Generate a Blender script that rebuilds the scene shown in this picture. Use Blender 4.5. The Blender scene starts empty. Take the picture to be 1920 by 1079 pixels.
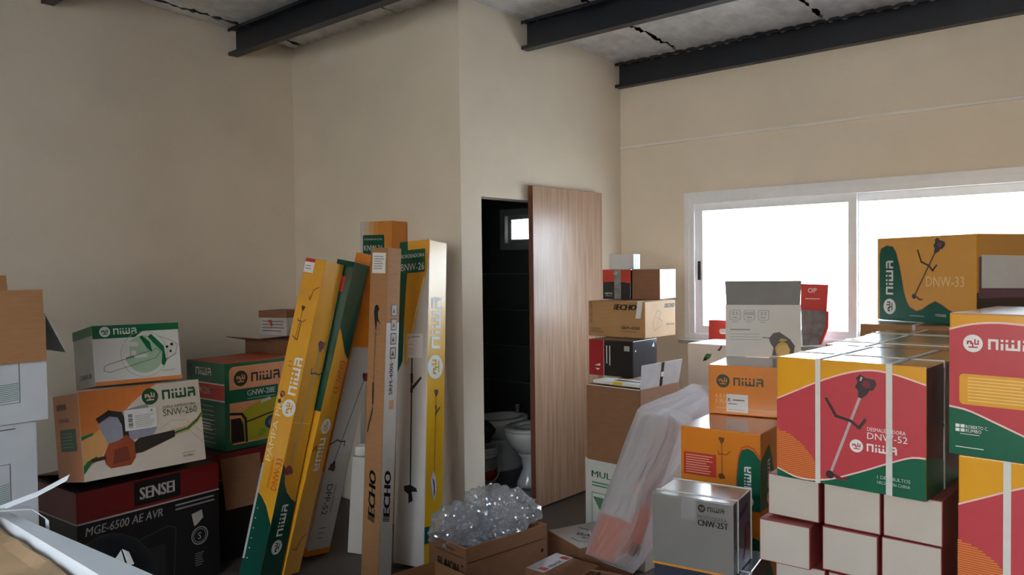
import bpy, bmesh, math, random
from mathutils import Vector, Matrix, Euler, noise
R = math.radians
random.seed(7)
S = bpy.context.scene
COL = S.collection
# ------------------------------------------------------------------ camera
CAM_H = 1.55
F_PX = 1475.0
yaw, pit, rol = R(40.86), R(-1.44), R(-0.68)
fw = Vector((math.cos(yaw)*math.cos(pit), math.sin(yaw)*math.cos(pit), math.sin(pit)))
rt0 = Vector((math.sin(yaw), -math.cos(yaw), 0)); up0 = rt0.cross(fw)
rt = rt0*math.cos(rol) + up0*math.sin(rol); up = up0*math.cos(rol) - rt0*math.sin(rol)
cam = bpy.data.cameras.new('camera'); camo = bpy.data.objects.new('camera', cam); COL.objects.link(camo)
cam.sensor_width = 36; cam.lens = F_PX/1920*36; cam.clip_start = .05
camo.matrix_world = Matrix(((rt.x, up.x, -fw.x, 0), (rt.y, up.y, -fw.y, 0), (rt.z, up.z, -fw.z, CAM_H), (0, 0, 0, 1)))
S.camera = camo
# ------------------------------------------------------------------ light and exposure
S.view_settings.view_transform = 'Standard'; S.view_settings.look = 'None'
S.view_settings.gamma = 1; S.view_settings.use_curve_mapping = False
S.view_settings.exposure = 3.7
wd = bpy.data.worlds.new('sky'); S.world = wd; wd.use_nodes = True
bg = wd.node_tree.nodes['Background']; bg.inputs[0].default_value = (.76, .87, 1, 1); bg.inputs[1].default_value = 1.6
def portal(name, loc, rot, sx, sy):
    l = bpy.data.lights.new(name, 'AREA'); l.shape = 'RECTANGLE'; l.size = sx; l.size_y = sy
    l.cycles.is_portal = True
    o = bpy.data.objects.new(name, l); COL.objects.link(o); o.location = loc; o.rotation_euler = rot
# room planes (metres): x runs along the bathroom front wall, y along the window wall
UB, UD, VC, VA = 3.258, 4.945, 3.2, 4.865
UL, VR = -2.6, -2.2                                   # walls behind the camera
WIN = (.47, 2.644, 1.043, 2.018)                      # window in the right wall: y0 y1 z0 z1
SHOP = (-2.0, 2.0, 1.0, 2.8)                          # shop front behind the camera, in wall x = UL
portal('window_portal', (UD+.1, (WIN[0]+WIN[1])/2, (WIN[2]+WIN[3])/2), (0, R(90), 0), WIN[3]-WIN[2], WIN[1]-WIN[0])
portal('shop_front_portal', (UL-.1, (SHOP[0]+SHOP[1])/2, (SHOP[2]+SHOP[3])/2), (0, R(-90), 0), SHOP[3]-SHOP[2], SHOP[1]-SHOP[0])
def ceil_z(u): return 3.035 + .062*(4.9-u)
# ------------------------------------------------------------------ materials
def lin(c):
    if isinstance(c, str):
        c = c.lstrip('#'); c = [int(c[i:i+2], 16)/255 for i in (0, 2, 4)]
        c = [x/12.92 if x <= .04045 else ((x+.055)/1.055)**2.4 for x in c]
    return tuple(c)
MATS = {}
def base_mat(name):
    m = bpy.data.materials.new(name); m.use_nodes = True
    return m, m.node_tree.nodes, m.node_tree.links, m.node_tree.nodes['Principled BSDF']
def mat(name, col, rough=.5, var=.12, scale=18, bump=0., bscale=200, metal=0, coat=0, spec=.5, stretch=(1, 1, 1)):
    if name in MATS: return MATS[name]
    m, n, l, b = base_mat(name)
    c = lin(col)
    b.inputs['Roughness'].default_value = rough; b.inputs['Metallic'].default_value = metal
    b.inputs['Coat Weight'].default_value = coat; b.inputs['Coat Roughness'].default_value = .18 if coat < .8 else .09
    b.inputs['Specular IOR Level'].default_value = spec
    tc = n.new('ShaderNodeTexCoord'); mp = n.new('ShaderNodeMapping'); mp.inputs['Scale'].default_value = stretch
    l.new(tc.outputs['Object'], mp.inputs['Vector'])
    nz = n.new('ShaderNodeTexNoise'); nz.inputs['Scale'].default_value = scale; nz.inputs['Detail'].default_value = 4
    l.new(mp.outputs[0], nz.inputs['Vector'])
    rp = n.new('ShaderNodeValToRGB')
    rp.color_ramp.elements[0].position = .3; rp.color_ramp.elements[1].position = .72
    rp.color_ramp.elements[0].color = tuple(x*(1-var) for x in c)+(1,)
    rp.color_ramp.elements[1].color = tuple(min(1, x*(1+var*.6)) for x in c)+(1,)
    l.new(nz.outputs['Fac'], rp.inputs[0]); l.new(rp.outputs[0], b.inputs['Base Color'])
    if bump:
        n2 = n.new('ShaderNodeTexNoise'); n2.inputs['Scale'].default_value = bscale; n2.inputs['Detail'].default_value = 3
        l.new(mp.outputs[0], n2.inputs['Vector'])
        bp = n.new('ShaderNodeBump'); bp.inputs['Strength'].default_value = bump; bp.inputs['Distance'].default_value = .004
        l.new(n2.outputs['Fac'], bp.inputs['Height']); l.new(bp.outputs[0], b.inputs['Normal'])
    MATS[name] = m; return m
def ink(col, rough=.38):                                # flat printed colour
    k = 'ink_%s_%d' % (col.lstrip('#'), int(rough*100))
    return mat(k, col, rough, .05, 30)
WALL = mat('painted_plaster', '#ebdfcc', .85, .05, 2.5, .35, 90, spec=.25)
FOIL = mat('silver_insulation_foil', '#e2e3e4', .34, .2, 9, 1., 120, metal=.25)
TAR = mat('dark_gap', '#151514', .9)
STEEL = mat('navy_painted_steel', '#23272f', .42, .12, 8, .12, 60)
BOUNCE_BROWN = mat('brown_bounce_render', '#7d6049', .9, .15, 4, .3, 40)  # unseen walls coloured dark brown to cut and warm the bounce light
FLOOR = mat('grey_floor', '#4f473f', .5, .15, 3, .1, 40)
KRAFT = mat('kraft_cardboard', '#a8794f', .72, .09, 14, .12, 160, stretch=(1, 1, 6))
KRAFTD = mat('kraft_cardboard_brown', '#8a6042', .75, .1, 14, .12, 160, stretch=(1, 1, 6))
KRAFTL = mat('kraft_cardboard_pale', '#b98d5e', .7, .08, 14, .1, 160, stretch=(1, 1, 6))
GREYB = mat('greyboard_inside', '#8d8a88', .8, .08, 12)
WHITEC = mat('white_cardboard', '#d9d6d0', .55, .05, 9, .06, 120)
CREAMC = mat('cream_white_cardboard', '#c2b8ac', .5, .07, 7, .1, 70)
REDC = mat('red_glossy_cardboard', '#b0343c', .32, .06, 9, .04, 60, coat=.3)
YELC = mat('yellow_glossy_cardboard', '#e3a21f', .28, .05, 9, .03, 25, coat=.9)
YELB = mat('bright_yellow_glossy_cardboard', '#e8b418', .28, .05, 9, .05, 40, coat=.35)
ORGC = mat('orange_glossy_cardboard', '#e08424', .3, .05, 9, .05, 40, coat=.3)
PEACH = mat('peach_orange_cardboard', '#e0915a', .4, .07, 6, .04, 60)
GRNC = mat('green_glossy_cardboard', '#0f6b47', .32, .07, 9, .04, 60, coat=.25)
DGRN = mat('dark_green_glossy_cardboard', '#0b4a3a', .22, .07, 9, .03, 25, coat=.9)
BLKC = mat('black_glossy_cardboard', '#17181b', .3, .1, 9, .05, 50, coat=.3)
DREDC = mat('dark_red_cardboard', '#8f1f22', .4, .08, 9, .05, 60)
GREYC = mat('silver_grey_cardboard', '#7d7974', .32, .05, 8, .03, 60, coat=.2)
STRAP = mat('white_strapping_band', '#d5d2cb', .45, .05, 30)
TAPE = mat('clear_parcel_tape', '#b79a72', .15, .05, 20, coat=.6)
PAPER = mat('white_paper', '#e6e4e0', .6, .04, 20)
WOOD = None
def wood_mat():
    m, n, l, b = base_mat('oak_veneer')
    tc = n.new('ShaderNodeTexCoord'); mp = n.new('ShaderNodeMapping'); mp.inputs['Scale'].default_value = (14, 14, .7)
    l.new(tc.outputs['Object'], mp.inputs['Vector'])
    nz = n.new('ShaderNodeTexNoise'); nz.inputs['Scale'].default_value = 3; nz.inputs['Detail'].default_value = 6; nz.inputs['Distortion'].default_value = .4
    l.new(mp.outputs[0], nz.inputs['Vector'])
    rp = n.new('ShaderNodeValToRGB'); rp.color_ramp.elements[0].position = .3; rp.color_ramp.elements[1].position = .7
    rp.color_ramp.elements[0].color = lin('#a8866c')+(1,); rp.color_ramp.elements[1].color = lin('#c6a78f')+(1,)
    l.new(nz.outputs['Fac'], rp.inputs[0]); l.new(rp.outputs[0], b.inputs['Base Color'])
    b.inputs['Roughness'].default_value = .3
    return m
WOOD = wood_mat()
def glass_mat(name, tint=(1, 1, 1), gl=.06, diff=0., dcol=(1, 1, 1), rough=.02):
    m, n, l, b = base_mat(name); n.remove(b); out = n['Material Output']
    t = n.new('ShaderNodeBsdfTransparent'); t.inputs[0].default_value = tint+(1,)
    g = n.new('ShaderNodeBsdfGlossy'); g.inputs['Roughness'].default_value = rough
    lw = n.new('ShaderNodeLayerWeight'); lw.inputs[0].default_value = .35
    mth = n.new('ShaderNodeMath'); mth.operation = 'MULTIPLY_ADD'; mth.inputs[1].default_value = .45; mth.inputs[2].default_value = gl
    l.new(lw.outputs['Fresnel'], mth.inputs[0])
    mx = n.new('ShaderNodeMixShader'); l.new(mth.outputs[0], mx.inputs[0]); l.new(t.outputs[0], mx.inputs[1]); l.new(g.outputs[0], mx.inputs[2])
    last = mx
    if diff:
        d = n.new('ShaderNodeBsdfDiffuse'); d.inputs[0].default_value = dcol+(1,)
        tr = n.new('ShaderNodeBsdfTranslucent'); tr.inputs[0].default_value = dcol+(1,)
        md = n.new('ShaderNodeMixShader'); md.inputs[0].default_value = .5; l.new(d.outputs[0], md.inputs[1]); l.new(tr.outputs[0], md.inputs[2])
        m2 = n.new('ShaderNodeMixShader'); m2.inputs[0].default_value = diff
        l.new(mx.outputs[0], m2.inputs[1]); l.new(md.outputs[0], m2.inputs[2]); last = m2
    l.new(last.outputs[0], out.inputs['Surface'])
    return m
GLASS = glass_mat('window_glass', (.97, .99, 1), .03)
FILM = glass_mat('thin_clear_plastic_film', (.98, .99, 1), .14, .24, (.88, .91, .96), .10)
SLEEVE = glass_mat('milky_plastic_sleeve', (.96, .96, .97), .06, .40, (.82, .80, .82), .18)
# ------------------------------------------------------------------ mesh helpers
def mesh_obj(name, verts, faces, mats, parent=None, midx=None, smooth=False):
    me = bpy.data.meshes.new(name); me.from_pydata([tuple(v) for v in verts], [], faces)
    for m in (mats if isinstance(mats, (list, tuple)) else [mats]): me.materials.append(m)
    if midx:
        for p, i in zip(me.polygons, midx): p.material_index = i
    if smooth:
        for p in me.polygons: p.use_smooth = True
    me.update()
    o = bpy.data.objects.new(name, me); COL.objects.link(o)
    if parent: o.parent = parent
    return o
def bm_obj(name, bm, mats, parent=None, smooth=False):
    me = bpy.data.meshes.new(name); bm.to_mesh(me); bm.free()
    for m in (mats if isinstance(mats, (list, tuple)) else [mats]): me.materials.append(m)
    if smooth:
        for p in me.polygons: p.use_smooth = True
    o = bpy.data.objects.new(name, me); COL.objects.link(o)
    if parent: o.parent = parent
    return o
def bm_box(bm, x0, x1, y0, y1, z0, z1, mi=0):
    vs = [bm.verts.new(p) for p in ((x0, y0, z0), (x1, y0, z0), (x1, y1, z0), (x0, y1, z0), (x0, y0, z1), (x1, y0, z1), (x1, y1, z1), (x0, y1, z1))]
    fs = []
    for f in ((0, 3, 2, 1), (4, 5, 6, 7), (0, 1, 5, 4), (1, 2, 6, 5), (2, 3, 7, 6), (3, 0, 4, 7)):
        fc = bm.faces.new([vs[i] for i in f]); fc.material_index = mi; fs.append(fc)
    return vs, fs
def bevel(bm, w, seg=2):
    bmesh.ops.bevel(bm, geom=list(bm.edges), offset=w, segments=seg, affect='EDGES', profile=.6)
def box_obj(name, x0, x1, y0, y1, z0, z1, m, parent=None, bev=0):
    bm = bmesh.new(); bm_box(bm, x0, x1, y0, y1, z0, z1)
    if bev: bevel(bm, bev)
    return bm_obj(name, bm, m, parent)
def tag(o, label=None, cat=None, group=None, kind=None):
    if label: o['label'] = label
    if cat: o['category'] = cat
    if group: o['group'] = group
    if kind: o['kind'] = kind
    return o
def empty(name, loc, rot=(0, 0, 0)):
    o = bpy.data.objects.new(name, None); COL.objects.link(o); o.location = loc; o.rotation_euler = rot
    o.empty_display_size = .05
    return o
def lathe(bm, prof, n=24, cx=0, cy=0, sx=1, sy=1, mi=0):
    rings = []
    for r, z in prof:
        rings.append([bm.verts.new((cx+r*sx*math.cos(2*math.pi*i/n), cy+r*sy*math.sin(2*math.pi*i/n), z)) for i in range(n)])
    for a, b in zip(rings, rings[1:]):
        for i in range(n):
            f = bm.faces.new((a[i], a[(i+1) % n], b[(i+1) % n], b[i])); f.material_index = mi
    for rg, flip in ((rings[0], True), (rings[-1], False)):
        f = bm.faces.new(list(reversed(rg)) if flip else rg); f.material_index = mi
def ribbon(name, pts, wdir, w, m, parent=None, th=.0012):
    """flat band along pts with a constant width direction"""
    wd_ = Vector(wdir).normalized()*w/2; v = []; f = []
    pts = [Vector(p) for p in pts]
    for i, p in enumerate(pts):
        t = (pts[min(i+1, len(pts)-1)]-pts[max(i-1, 0)]).normalized(); nn = t.cross(wd_).normalized()*th/2
        v += [p-wd_-nn, p+wd_-nn, p+wd_+nn, p-wd_+nn]
    for i in range(len(pts)-1):
        a = 4*i; b = a+4
        for k in range(4): f.append((a+k, a+(k+1) % 4, b+(k+1) % 4, b+k))
    f += [(3, 2, 1, 0), tuple(len(v)-4+k for k in range(4))]
    return mesh_obj(name, v, f, m, parent)
# ------------------------------------------------------------------ lettering
TXT = {}
def text2d(s, bold=0):
    k = (s, bold)
    if k not in TXT:
        cu = bpy.data.curves.new('glyphs', 'FONT'); cu.body = s; cu.size = 1; cu.resolution_u = 2; cu.offset = bold
        o = bpy.data.objects.new('glyphs', cu); me = o.to_mesh()
        v = [(a.co.x/.72, a.co.y/.72) for a in me.vertices]; f = [tuple(p.vertices) for p in me.polygons]
        o.to_mesh_clear(); bpy.data.objects.remove(o); bpy.data.curves.remove(cu)
        x0 = min(a[0] for a in v); x1 = max(a[0] for a in v)
        TXT[k] = ([(a-x0, b) for a, b in v], f, x1-x0)
    return TXT[k]
NIWA = []
def _seg(a, b, t=.22):
    x0, x1 = sorted((a[0], b[0])); y0, y1 = sorted((a[1], b[1]))
    NIWA.append((x0-t/2, y0 if x0 == x1 else y0-t/2, x1+t/2, y1 if x0 == x1 else y1+t/2))
for a, b in (((.11, 0), (.11, .78)), ((.11, .89), (.75, .89)), ((.75, 0), (.75, .78)),
             ((1.16, 0), (1.16, .6)), ((1.16, .78), (1.16, 1)),
             ((1.56, .22), (1.56, .6)), ((1.56, .78), (1.56, 1)), ((1.56, .11), (2.54, .11)), ((2.05, .22), (2.05, .6)), ((2.05, .78), (2.05, 1)), ((2.54, .22), (2.54, 1)),
             ((2.98, .89), (3.5, .89)), ((3.58, .0), (3.58, .78)), ((2.98, .48), (3.5, .48)), ((2.95, 0), (2.95, .38))):
    _seg(a, b)
# ------------------------------------------------------------------ cartons
STUFF = ('small_print', 'orange_mesh', 'barcode', 'wave_lines')
class Carton:
    """one carton: an empty at its lower front left corner, a body and its printed parts"""
    def __init__(s, label, pos, yaw, w, d, h, m, rx=0, ry=0, cat='box', group=None, name='cardboard_box', facem=None, open_top=False, inner=None, bev=.004, bulge=0):
        s.w, s.d, s.h = w, d, h
        s.e = empty(name, pos, (R(rx), R(ry), R(yaw))); tag(s.e, label, cat, group)
        s.m = m; s.P = {}; mats = [m]; fi = {}
        for k, mm in (facem or {}).items():
            if mm not in mats: mats.append(mm)
            fi[k] = mats.index(mm)
        bm = bmesh.new()
        if not open_top:
            vs, fs = bm_box(bm, 0, w, 0, d, 0, h)
            for k, i in zip('BTFRKL', range(6)):
                if k in fi: fs[i].material_index = fi[k]
            bevel(bm, bev)
        else:
            t = .005; inn = inner or m
            mats.append(inn); ii = mats.index(inn)
            o4 = [(0, 0), (w, 0), (w, d), (0, d)]; i4 = [(t, t), (w-t, t), (w-t, d-t), (t, d-t)]
            ob = [bm.verts.new((x, y, 0)) for x, y in o4]; ot = [bm.verts.new((x, y, h)) for x, y in o4]
            ib = [bm.verts.new((x, y, t)) for x, y in i4]; it = [bm.verts.new((x, y, h)) for x, y in i4]
            bm.faces.new(list(reversed(ob))); f = bm.faces.new(ib); f.material_index = ii
            for i, k in enumerate('FRKL'):
                j = (i+1) % 4
                f = bm.faces.new((ob[i], ob[j], ot[j], ot[i])); f.material_index = fi.get(k, 0)
                f = bm.faces.new((ib[j], ib[i], it[i], it[j])); f.material_index = ii
                f = bm.faces.new((ot[i], ot[j], it[j], it[i])); f.material_index = ii
        s.body = bm_obj('carton_body', bm, mats, s.e)
    def fr(s, f):
        w, d, h = s.w, s.d, s.h
        return {'F': (Vector((0, 0, 0)), Vector((1, 0, 0)), Vector((0, 0, 1)), Vector((0, -1, 0)), w, h),
                'R': (Vector((w, 0, 0)), Vector((0, 1, 0)), Vector((0, 0, 1)), Vector((1, 0, 0)), d, h),
                'L': (Vector((0, d, 0)), Vector((0, -1, 0)), Vector((0, 0, 1)), Vector((-1, 0, 0)), d, h),
                'T': (Vector((0, 0, h)), Vector((1, 0, 0)), Vector((0, 1, 0)), Vector((0, 0, 1)), w, d)}[f]
    def add(s, f, part, m, pts, faces, lay):            # pts in metres on the face
        O, U, V, N, W, H = s.fr(f); key = (part, f)
        v, fc, ml, mi = s.P.setdefault(key, ([], [], [], []))
        if m not in ml: ml.append(m)
        b = len(v); off = N*(.0006+.0004*lay)
        v += [O+U*x+V*y+off for x, y in pts]
        for q in faces: fc.append(tuple(b+i for i in q)); mi.append(ml.index(m))
    def poly(s, f, part, m, pts, lay=1):                # normalised outline
        W, H = s.fr(f)[4:]
        s.add(f, part, m, [(x*W, y*H) for x, y in pts], [tuple(range(len(pts)))], lay)
    def rect(s, f, part, m, x0, y0, x1, y1, lay=1): s.poly(f, part, m, [(x0, y0), (x1, y0), (x1, y1), (x0, y1)], lay)
    def rrect(s, f, part, m, x0, y0, x1, y1, r, lay=1):
        W, H = s.fr(f)[4:]; X0, X1, Y0, Y1 = x0*W, x1*W, y0*H, y1*H; p = []
        for cx, cy, a in ((X1-r, Y0+r, -90), (X1-r, Y1-r, 0), (X0+r, Y1-r, 90), (X0+r, Y0+r, 180)):
            for k in range(5): p.append((cx+r*math.cos(R(a+k*22.5)), cy+r*math.sin(R(a+k*22.5))))
        s.add(f, part, m, p, [tuple(range(len(p)))], lay)
    def band(s, f, part, m, lo, hi, lay=1, n=24):        # area between two curves of x
        W, H = s.fr(f)[4:]; p = []; fc = []
        for i in range(n+1):
            x = i/n; a, b = lo(x), hi(x); p += [(x*W, max(0, min(1, a))*H), (x*W, max(0, min(1, b))*H)]
            if i: fc.append((2*i-2, 2*i, 2*i+1, 2*i-1))
        s.add(f, part, m, p, fc, lay)
    def disc(s, f, part, m, x, y, r, lay=1, ry=None, n=28):
        W, H = s.fr(f)[4:]
        s.add(f, part, m, [(x*W+r*math.cos(2*math.pi*i/n), y*H+(ry or r)*math.sin(2*math.pi*i/n)) for i in range(n)], [tuple(range(n))], lay)
    def ring(s, f, part, m, x, y, r, t, lay=1, n=28):
        W, H = s.fr(f)[4:]; p = []; fc = []
        for i in range(n):
            a = 2*math.pi*i/n; p += [(x*W+r*math.cos(a), y*H+r*math.sin(a)), (x*W+(r-t)*math.cos(a), y*H+(r-t)*math.sin(a))]
            j = (i+1) % n; fc.append((2*i, 2*j, 2*j+1, 2*i+1))
        s.add(f, part, m, p, fc, lay)
    def stroke(s, f, part, m, pts, t, lay=2):            # normalised polyline, width in metres
        W, H = s.fr(f)[4:]; q = [Vector((x*W, y*H)) for x, y in pts]; v = []; fc = []
        for a, b in zip(q, q[1:]):
            e = (b-a)
            if e.length < 1e-6: continue
            e.normalize(); n = Vector((-e.y, e.x))*t/2; e = e*t*.35; k = len(v)
            v += [tuple(a-e-n), tuple(b+e-n), tuple(b+e+n), tuple(a-e+n)]; fc.append((k, k+1, k+2, k+3))
        s.add(f, part, m, v, fc, lay)
    def text(s, f, m, t, x, y, hgt, rot=0, lay=2, bold=0, part='lettering', width=None, sh=0, center=False):
        W, H = s.fr(f)[4:]; v, fc, tw = text2d(t); kx = hgt if not width else width/tw
        c, sn = math.cos(R(rot)), math.sin(R(rot)); ox = -tw*kx/2 if center else 0
        s.nt = getattr(s, 'nt', 0)+1
        for q in ((0,) if not bold else (-1, -.33, .33, 1)):       # heavier weight: the outline repeated side by side
            p = []
            for a, b in v:
                X, Y = ox+a*kx+sh*b*hgt+q*bold*hgt*1.5, b*hgt; p.append((x*W+c*X-sn*Y, y*H+sn*X+c*Y))
            s.add(f, part+('#%d' % s.nt if part == 'lettering' else ''), m, p, fc, lay)
    def rows(s, f, m, x0, x1, y0, y1, n, t, lay=2, part='small_print', rag=.25):
        rs = random.Random(int((x0+y0)*1000)+n)
        for i in range(n):
            y = y1+(y0-y1)*(i+.5)/n; e = x1-(x1-x0)*rag*rs.random()
            H = s.fr(f)[5]; s.rect(f, part, m, x0, y-t/2/H, e, y+t/2/H, lay)
    def niwa(s, f, mt, mbg, x, y, hgt, rot=0, lay=3, disc=True, mono=None, mdisc=None, rev=False):
        """the round emblem with the four stylised letters, x y = lower left in face fractions"""
        W, H = s.fr(f)[4:]; c, sn = math.cos(R(rot)), math.sin(R(rot))
        def put(m, pts, lay):
            s.add(f, 'logo', m, [(x*W+c*a-sn*b, y*H+sn*a+c*b) for a, b in pts], [tuple(range(len(pts)))], lay)
        x0 = 0
        if disc:
            r = hgt*.85; cx = r; cy = hgt*.5; put(mdisc or mt, [(cx+r*math.cos(2*math.pi*i/28), cy+r*math.sin(2*math.pi*i/28)) for i in range(28)], lay)
            for q in ((-.62, -.12, -.44, .3), (-.62, .12, -.1, .3), (-.28, -.1, -.1, .3), (-.45, -.5, -.1, -.34), (-.1, -.5, .06, .12),
                      (.06, -.5, .5, -.34), (.14, -.1, .3, .5), (.14, -.14, .62, .02), (.46, -.1, .62, .4)):
                put(mono or mbg, [(cx+r*q[0], cy+r*q[1]), (cx+r*q[2], cy+r*q[1]), (cx+r*q[2], cy+r*q[3]), (cx+r*q[0], cy+r*q[3])], lay+1)
            x0 = 2*r+hgt*.45
        for q in NIWA: put(mt, [(x0+q[0]*hgt, q[1]*hgt), (x0+q[2]*hgt, q[1]*hgt), (x0+q[2]*hgt, q[3]*hgt), (x0+q[0]*hgt, q[3]*hgt)], lay)
    def trimmer(s, f, x0, y0, x1, y1, k, shaft, dark, red, lay=3, bar=True, blade='disc', part='machine_picture', side=1):
        """a brush cutter drawn from its engine x0 y0 to its head x1 y1; k = scale in metres"""
        W, H = s.fr(f)[4:]; A = Vector((x0*W, y0*H)); B = Vector((x1*W, y1*H)); e = (B-A).normalized(); n = Vector((-e.y, e.x))*side
        def q(a, b): v = A+e*a+n*b; return (v.x, v.y)
        L = (B-A).length
        def pl(m, pts, l): s.add(f, part, m, [q(*p) for p in pts], [tuple(range(len(pts)))], l)
        t = k*.045
        pl(shaft, [(0, -t), (L, -t), (L, t), (0, t)], lay)
        pl(dark, [(-.42*k, -.22*k), (-.30*k, -.34*k), (-.05*k, -.30*k), (-.02*k, -.20*k), (.16*k, -.17*k), (.34*k, -.06*k), (.34*k, .06*k), (.14*k, .12*k), (.06*k, .26*k), (-.16*k, .24*k), (-.22*k, .33*k), (-.40*k, .26*k), (-.36*k, .05*k)], lay+1)
        pl(red, [(-.30*k, -.12*k), (-.14*k, -.20*k), (-.02*k, -.06*k), (-.10*k, .10*k), (-.26*k, .06*k)], lay+2)
        pl(shaft, [(-.34*k, .14*k), (-.20*k, .14*k), (-.20*k, .20*k), (-.34*k, .20*k)], lay+2)
        g = min(1.75*k, L*.37)
        if bar:
            for pts in ([(g, 0), (g+.06*k, .5*k), (g-.34*k, .98*k)], [(g, 0), (g+.10*k, -.32*k), (g-.24*k, -.40*k)]):
                for a, b in zip(pts, pts[1:]):
                    a, b = Vector(a), Vector(b); d = (b-a).normalized()*t; m_ = Vector((-d.y, d.x))
                    pl(dark, [tuple(a-d-m_), tuple(b+d-m_), tuple(b+d+m_), tuple(a-d+m_)], lay+1)
        else:
            pl(dark, [(g-.5*k, -.09*k), (g, -.07*k), (g, .1*k), (g-.5*k, .09*k)], lay+1)
            pl(dark, [(g+.1*k, -.05*k), (g+.5*k, -.1*k), (g+.5*k, .1*k), (g+.1*k, .05*k)], lay+1)
            pl(dark, [(g+.2*k, 0), (g-.35*k, .62*k), (g-.25*k, .7*k), (g+.35*k, .1*k)], lay+1)
        if blade == 'disc':
            pl(red, [(L+.05*k+.32*k*math.cos(a*.35), -.12*k+.34*k*math.sin(a*.35)) for a in range(18)], lay+1)
            pl(dark, [(L-.12*k, .05*k), (L+.18*k, .05*k), (L+.34*k, .22*k), (L+.2*k, .36*k), (L-.02*k, .26*k)], lay+2)
        elif blade == 'small':
            pl(dark, [(L+.14*k*math.cos(a*.45), .14*k*math.sin(a*.45)) for a in range(14)], lay+2)
            pl(red, [(L-.10*k, -.05*k), (L+.02*k, -.18*k), (L+.02*k, -.40*k), (L-.12*k, -.58*k), (L-.18*k, -.55*k), (L-.10*k, -.38*k)], lay+1)
        elif blade == 'guard':
            pl(dark, [(L-.35*k, -.45*k), (L-.45*k, 0), (L-.3*k, .42*k), (L-.12*k, .5*k), (L-.1*k, .1*k), (L+.35*k, .2*k), (L+.5*k, -.1*k), (L+.05*k, -.12*k), (L-.12*k, -.42*k)], lay+1)
    def strap_x(s, x, wd_=.018, m=None, part='strap'):     # loop around front, top, back at x
        o = .0022; W = s.w; a = x*W
        for nm, b in (('F', (a-wd_/2, a+wd_/2, -o, 0, 0, s.h+o)), ('T', (a-wd_/2, a+wd_/2, -o, s.d+o, s.h, s.h+o)), ('K', (a-wd_/2, a+wd_/2, s.d, s.d+o, 0, s.h+o))):
            pass
        bm = bmesh.new()
        bm_box(bm, a-wd_/2, a+wd_/2, -o, 0, 0, s.h+o); bm_box(bm, a-wd_/2, a+wd_/2, 0, s.d, s.h, s.h+o); bm_box(bm, a-wd_/2, a+wd_/2, s.d, s.d+o, 0, s.h+o)
        bm_obj(part, bm, m or STRAP, s.e)
    def strap_y(s, y, wd_=.018, m=None, part='strap'):     # loop around left, top, right at y
        o = .0022; a = y*s.d; bm = bmesh.new()
        bm_box(bm, -o, 0, a-wd_/2, a+wd_/2, 0, s.h+o); bm_box(bm, 0, s.w, a-wd_/2, a+wd_/2, s.h, s.h+o); bm_box(bm, s.w, s.w+o, a-wd_/2, a+wd_/2, 0, s.h+o)
        bm_obj(part, bm, m or STRAP, s.e)
    def tape_top(s, y=.5, wd_=.05, m=None, drop=.06):
        a = y*s.d; o = .0012; bm = bmesh.new()
        bm_box(bm, -o, s.w+o, a-wd_/2, a+wd_/2, s.h, s.h+o); bm_box(bm, s.w, s.w+o, a-wd_/2, a+wd_/2, s.h-drop, s.h); bm_box(bm, -o, 0, a-wd_/2, a+wd_/2, s.h-drop, s.h)
        bm_obj('tape', bm, m or TAPE, s.e)
    def flap(s, side, ln, ang, m, mi=None, in_=.004, z=None, skew=0):
        """a flap hinged on a top edge; ang 0 = standing up, 90 = out level, 180 = hanging, -90 = closed"""
        t = .004; h = s.h if z is None else z; bm = bmesh.new(); a = R(ang)
        W = s.w if side in 'FK' else s.d
        for q in (0,):
            vs = [bm.verts.new(p) for p in ((in_, 0, 0), (W-in_, 0, 0), (W-in_-skew, 0, ln), (in_+skew, 0, ln), (in_, t, 0), (W-in_, t, 0), (W-in_-skew, t, ln), (in_+skew, t, ln))]
            for i, f in enumerate(((0, 1, 2, 3), (5, 4, 7, 6), (1, 0, 4, 5), (2, 1, 5, 6), (3, 2, 6, 7), (0, 3, 7, 4))):
                fc = bm.faces.new([vs[k] for k in f]); fc.material_index = 1 if (i and mi) else 0
        o = bm_obj('flap', bm, [m, mi or m], s.e)
        rz, loc = {'F': (0, (0, 0, h)), 'R': (90, (s.w, 0, h)), 'K': (180, (s.w, s.d, h)), 'L': (-90, (0, s.d, h))}[side]
        o.matrix_local = Matrix.Translation(loc) @ Matrix.Rotation(R(rz), 4, 'Z') @ Matrix.Rotation(a, 4, 'X')
        return o
    def done(s, plab=None):
        for (part, f), (v, fc, ml, mi) in s.P.items():
            o = mesh_obj(part.split('#')[0], v, fc, ml, s.e, mi)
            if part in STUFF: o['kind'] = 'stuff'
            if plab and part in plab: o['label'] = plab[part]
        return s
W_ = ink('#e8e6e2'); K_ = ink('#1b1a1a'); RD = ink('#b93a35'); GN = ink('#0e5a41'); GN2 = ink('#12704a'); YE = ink('#e0a83a'); OR = ink('#dd8a3a'); TX = ink('#5d554c')
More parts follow.
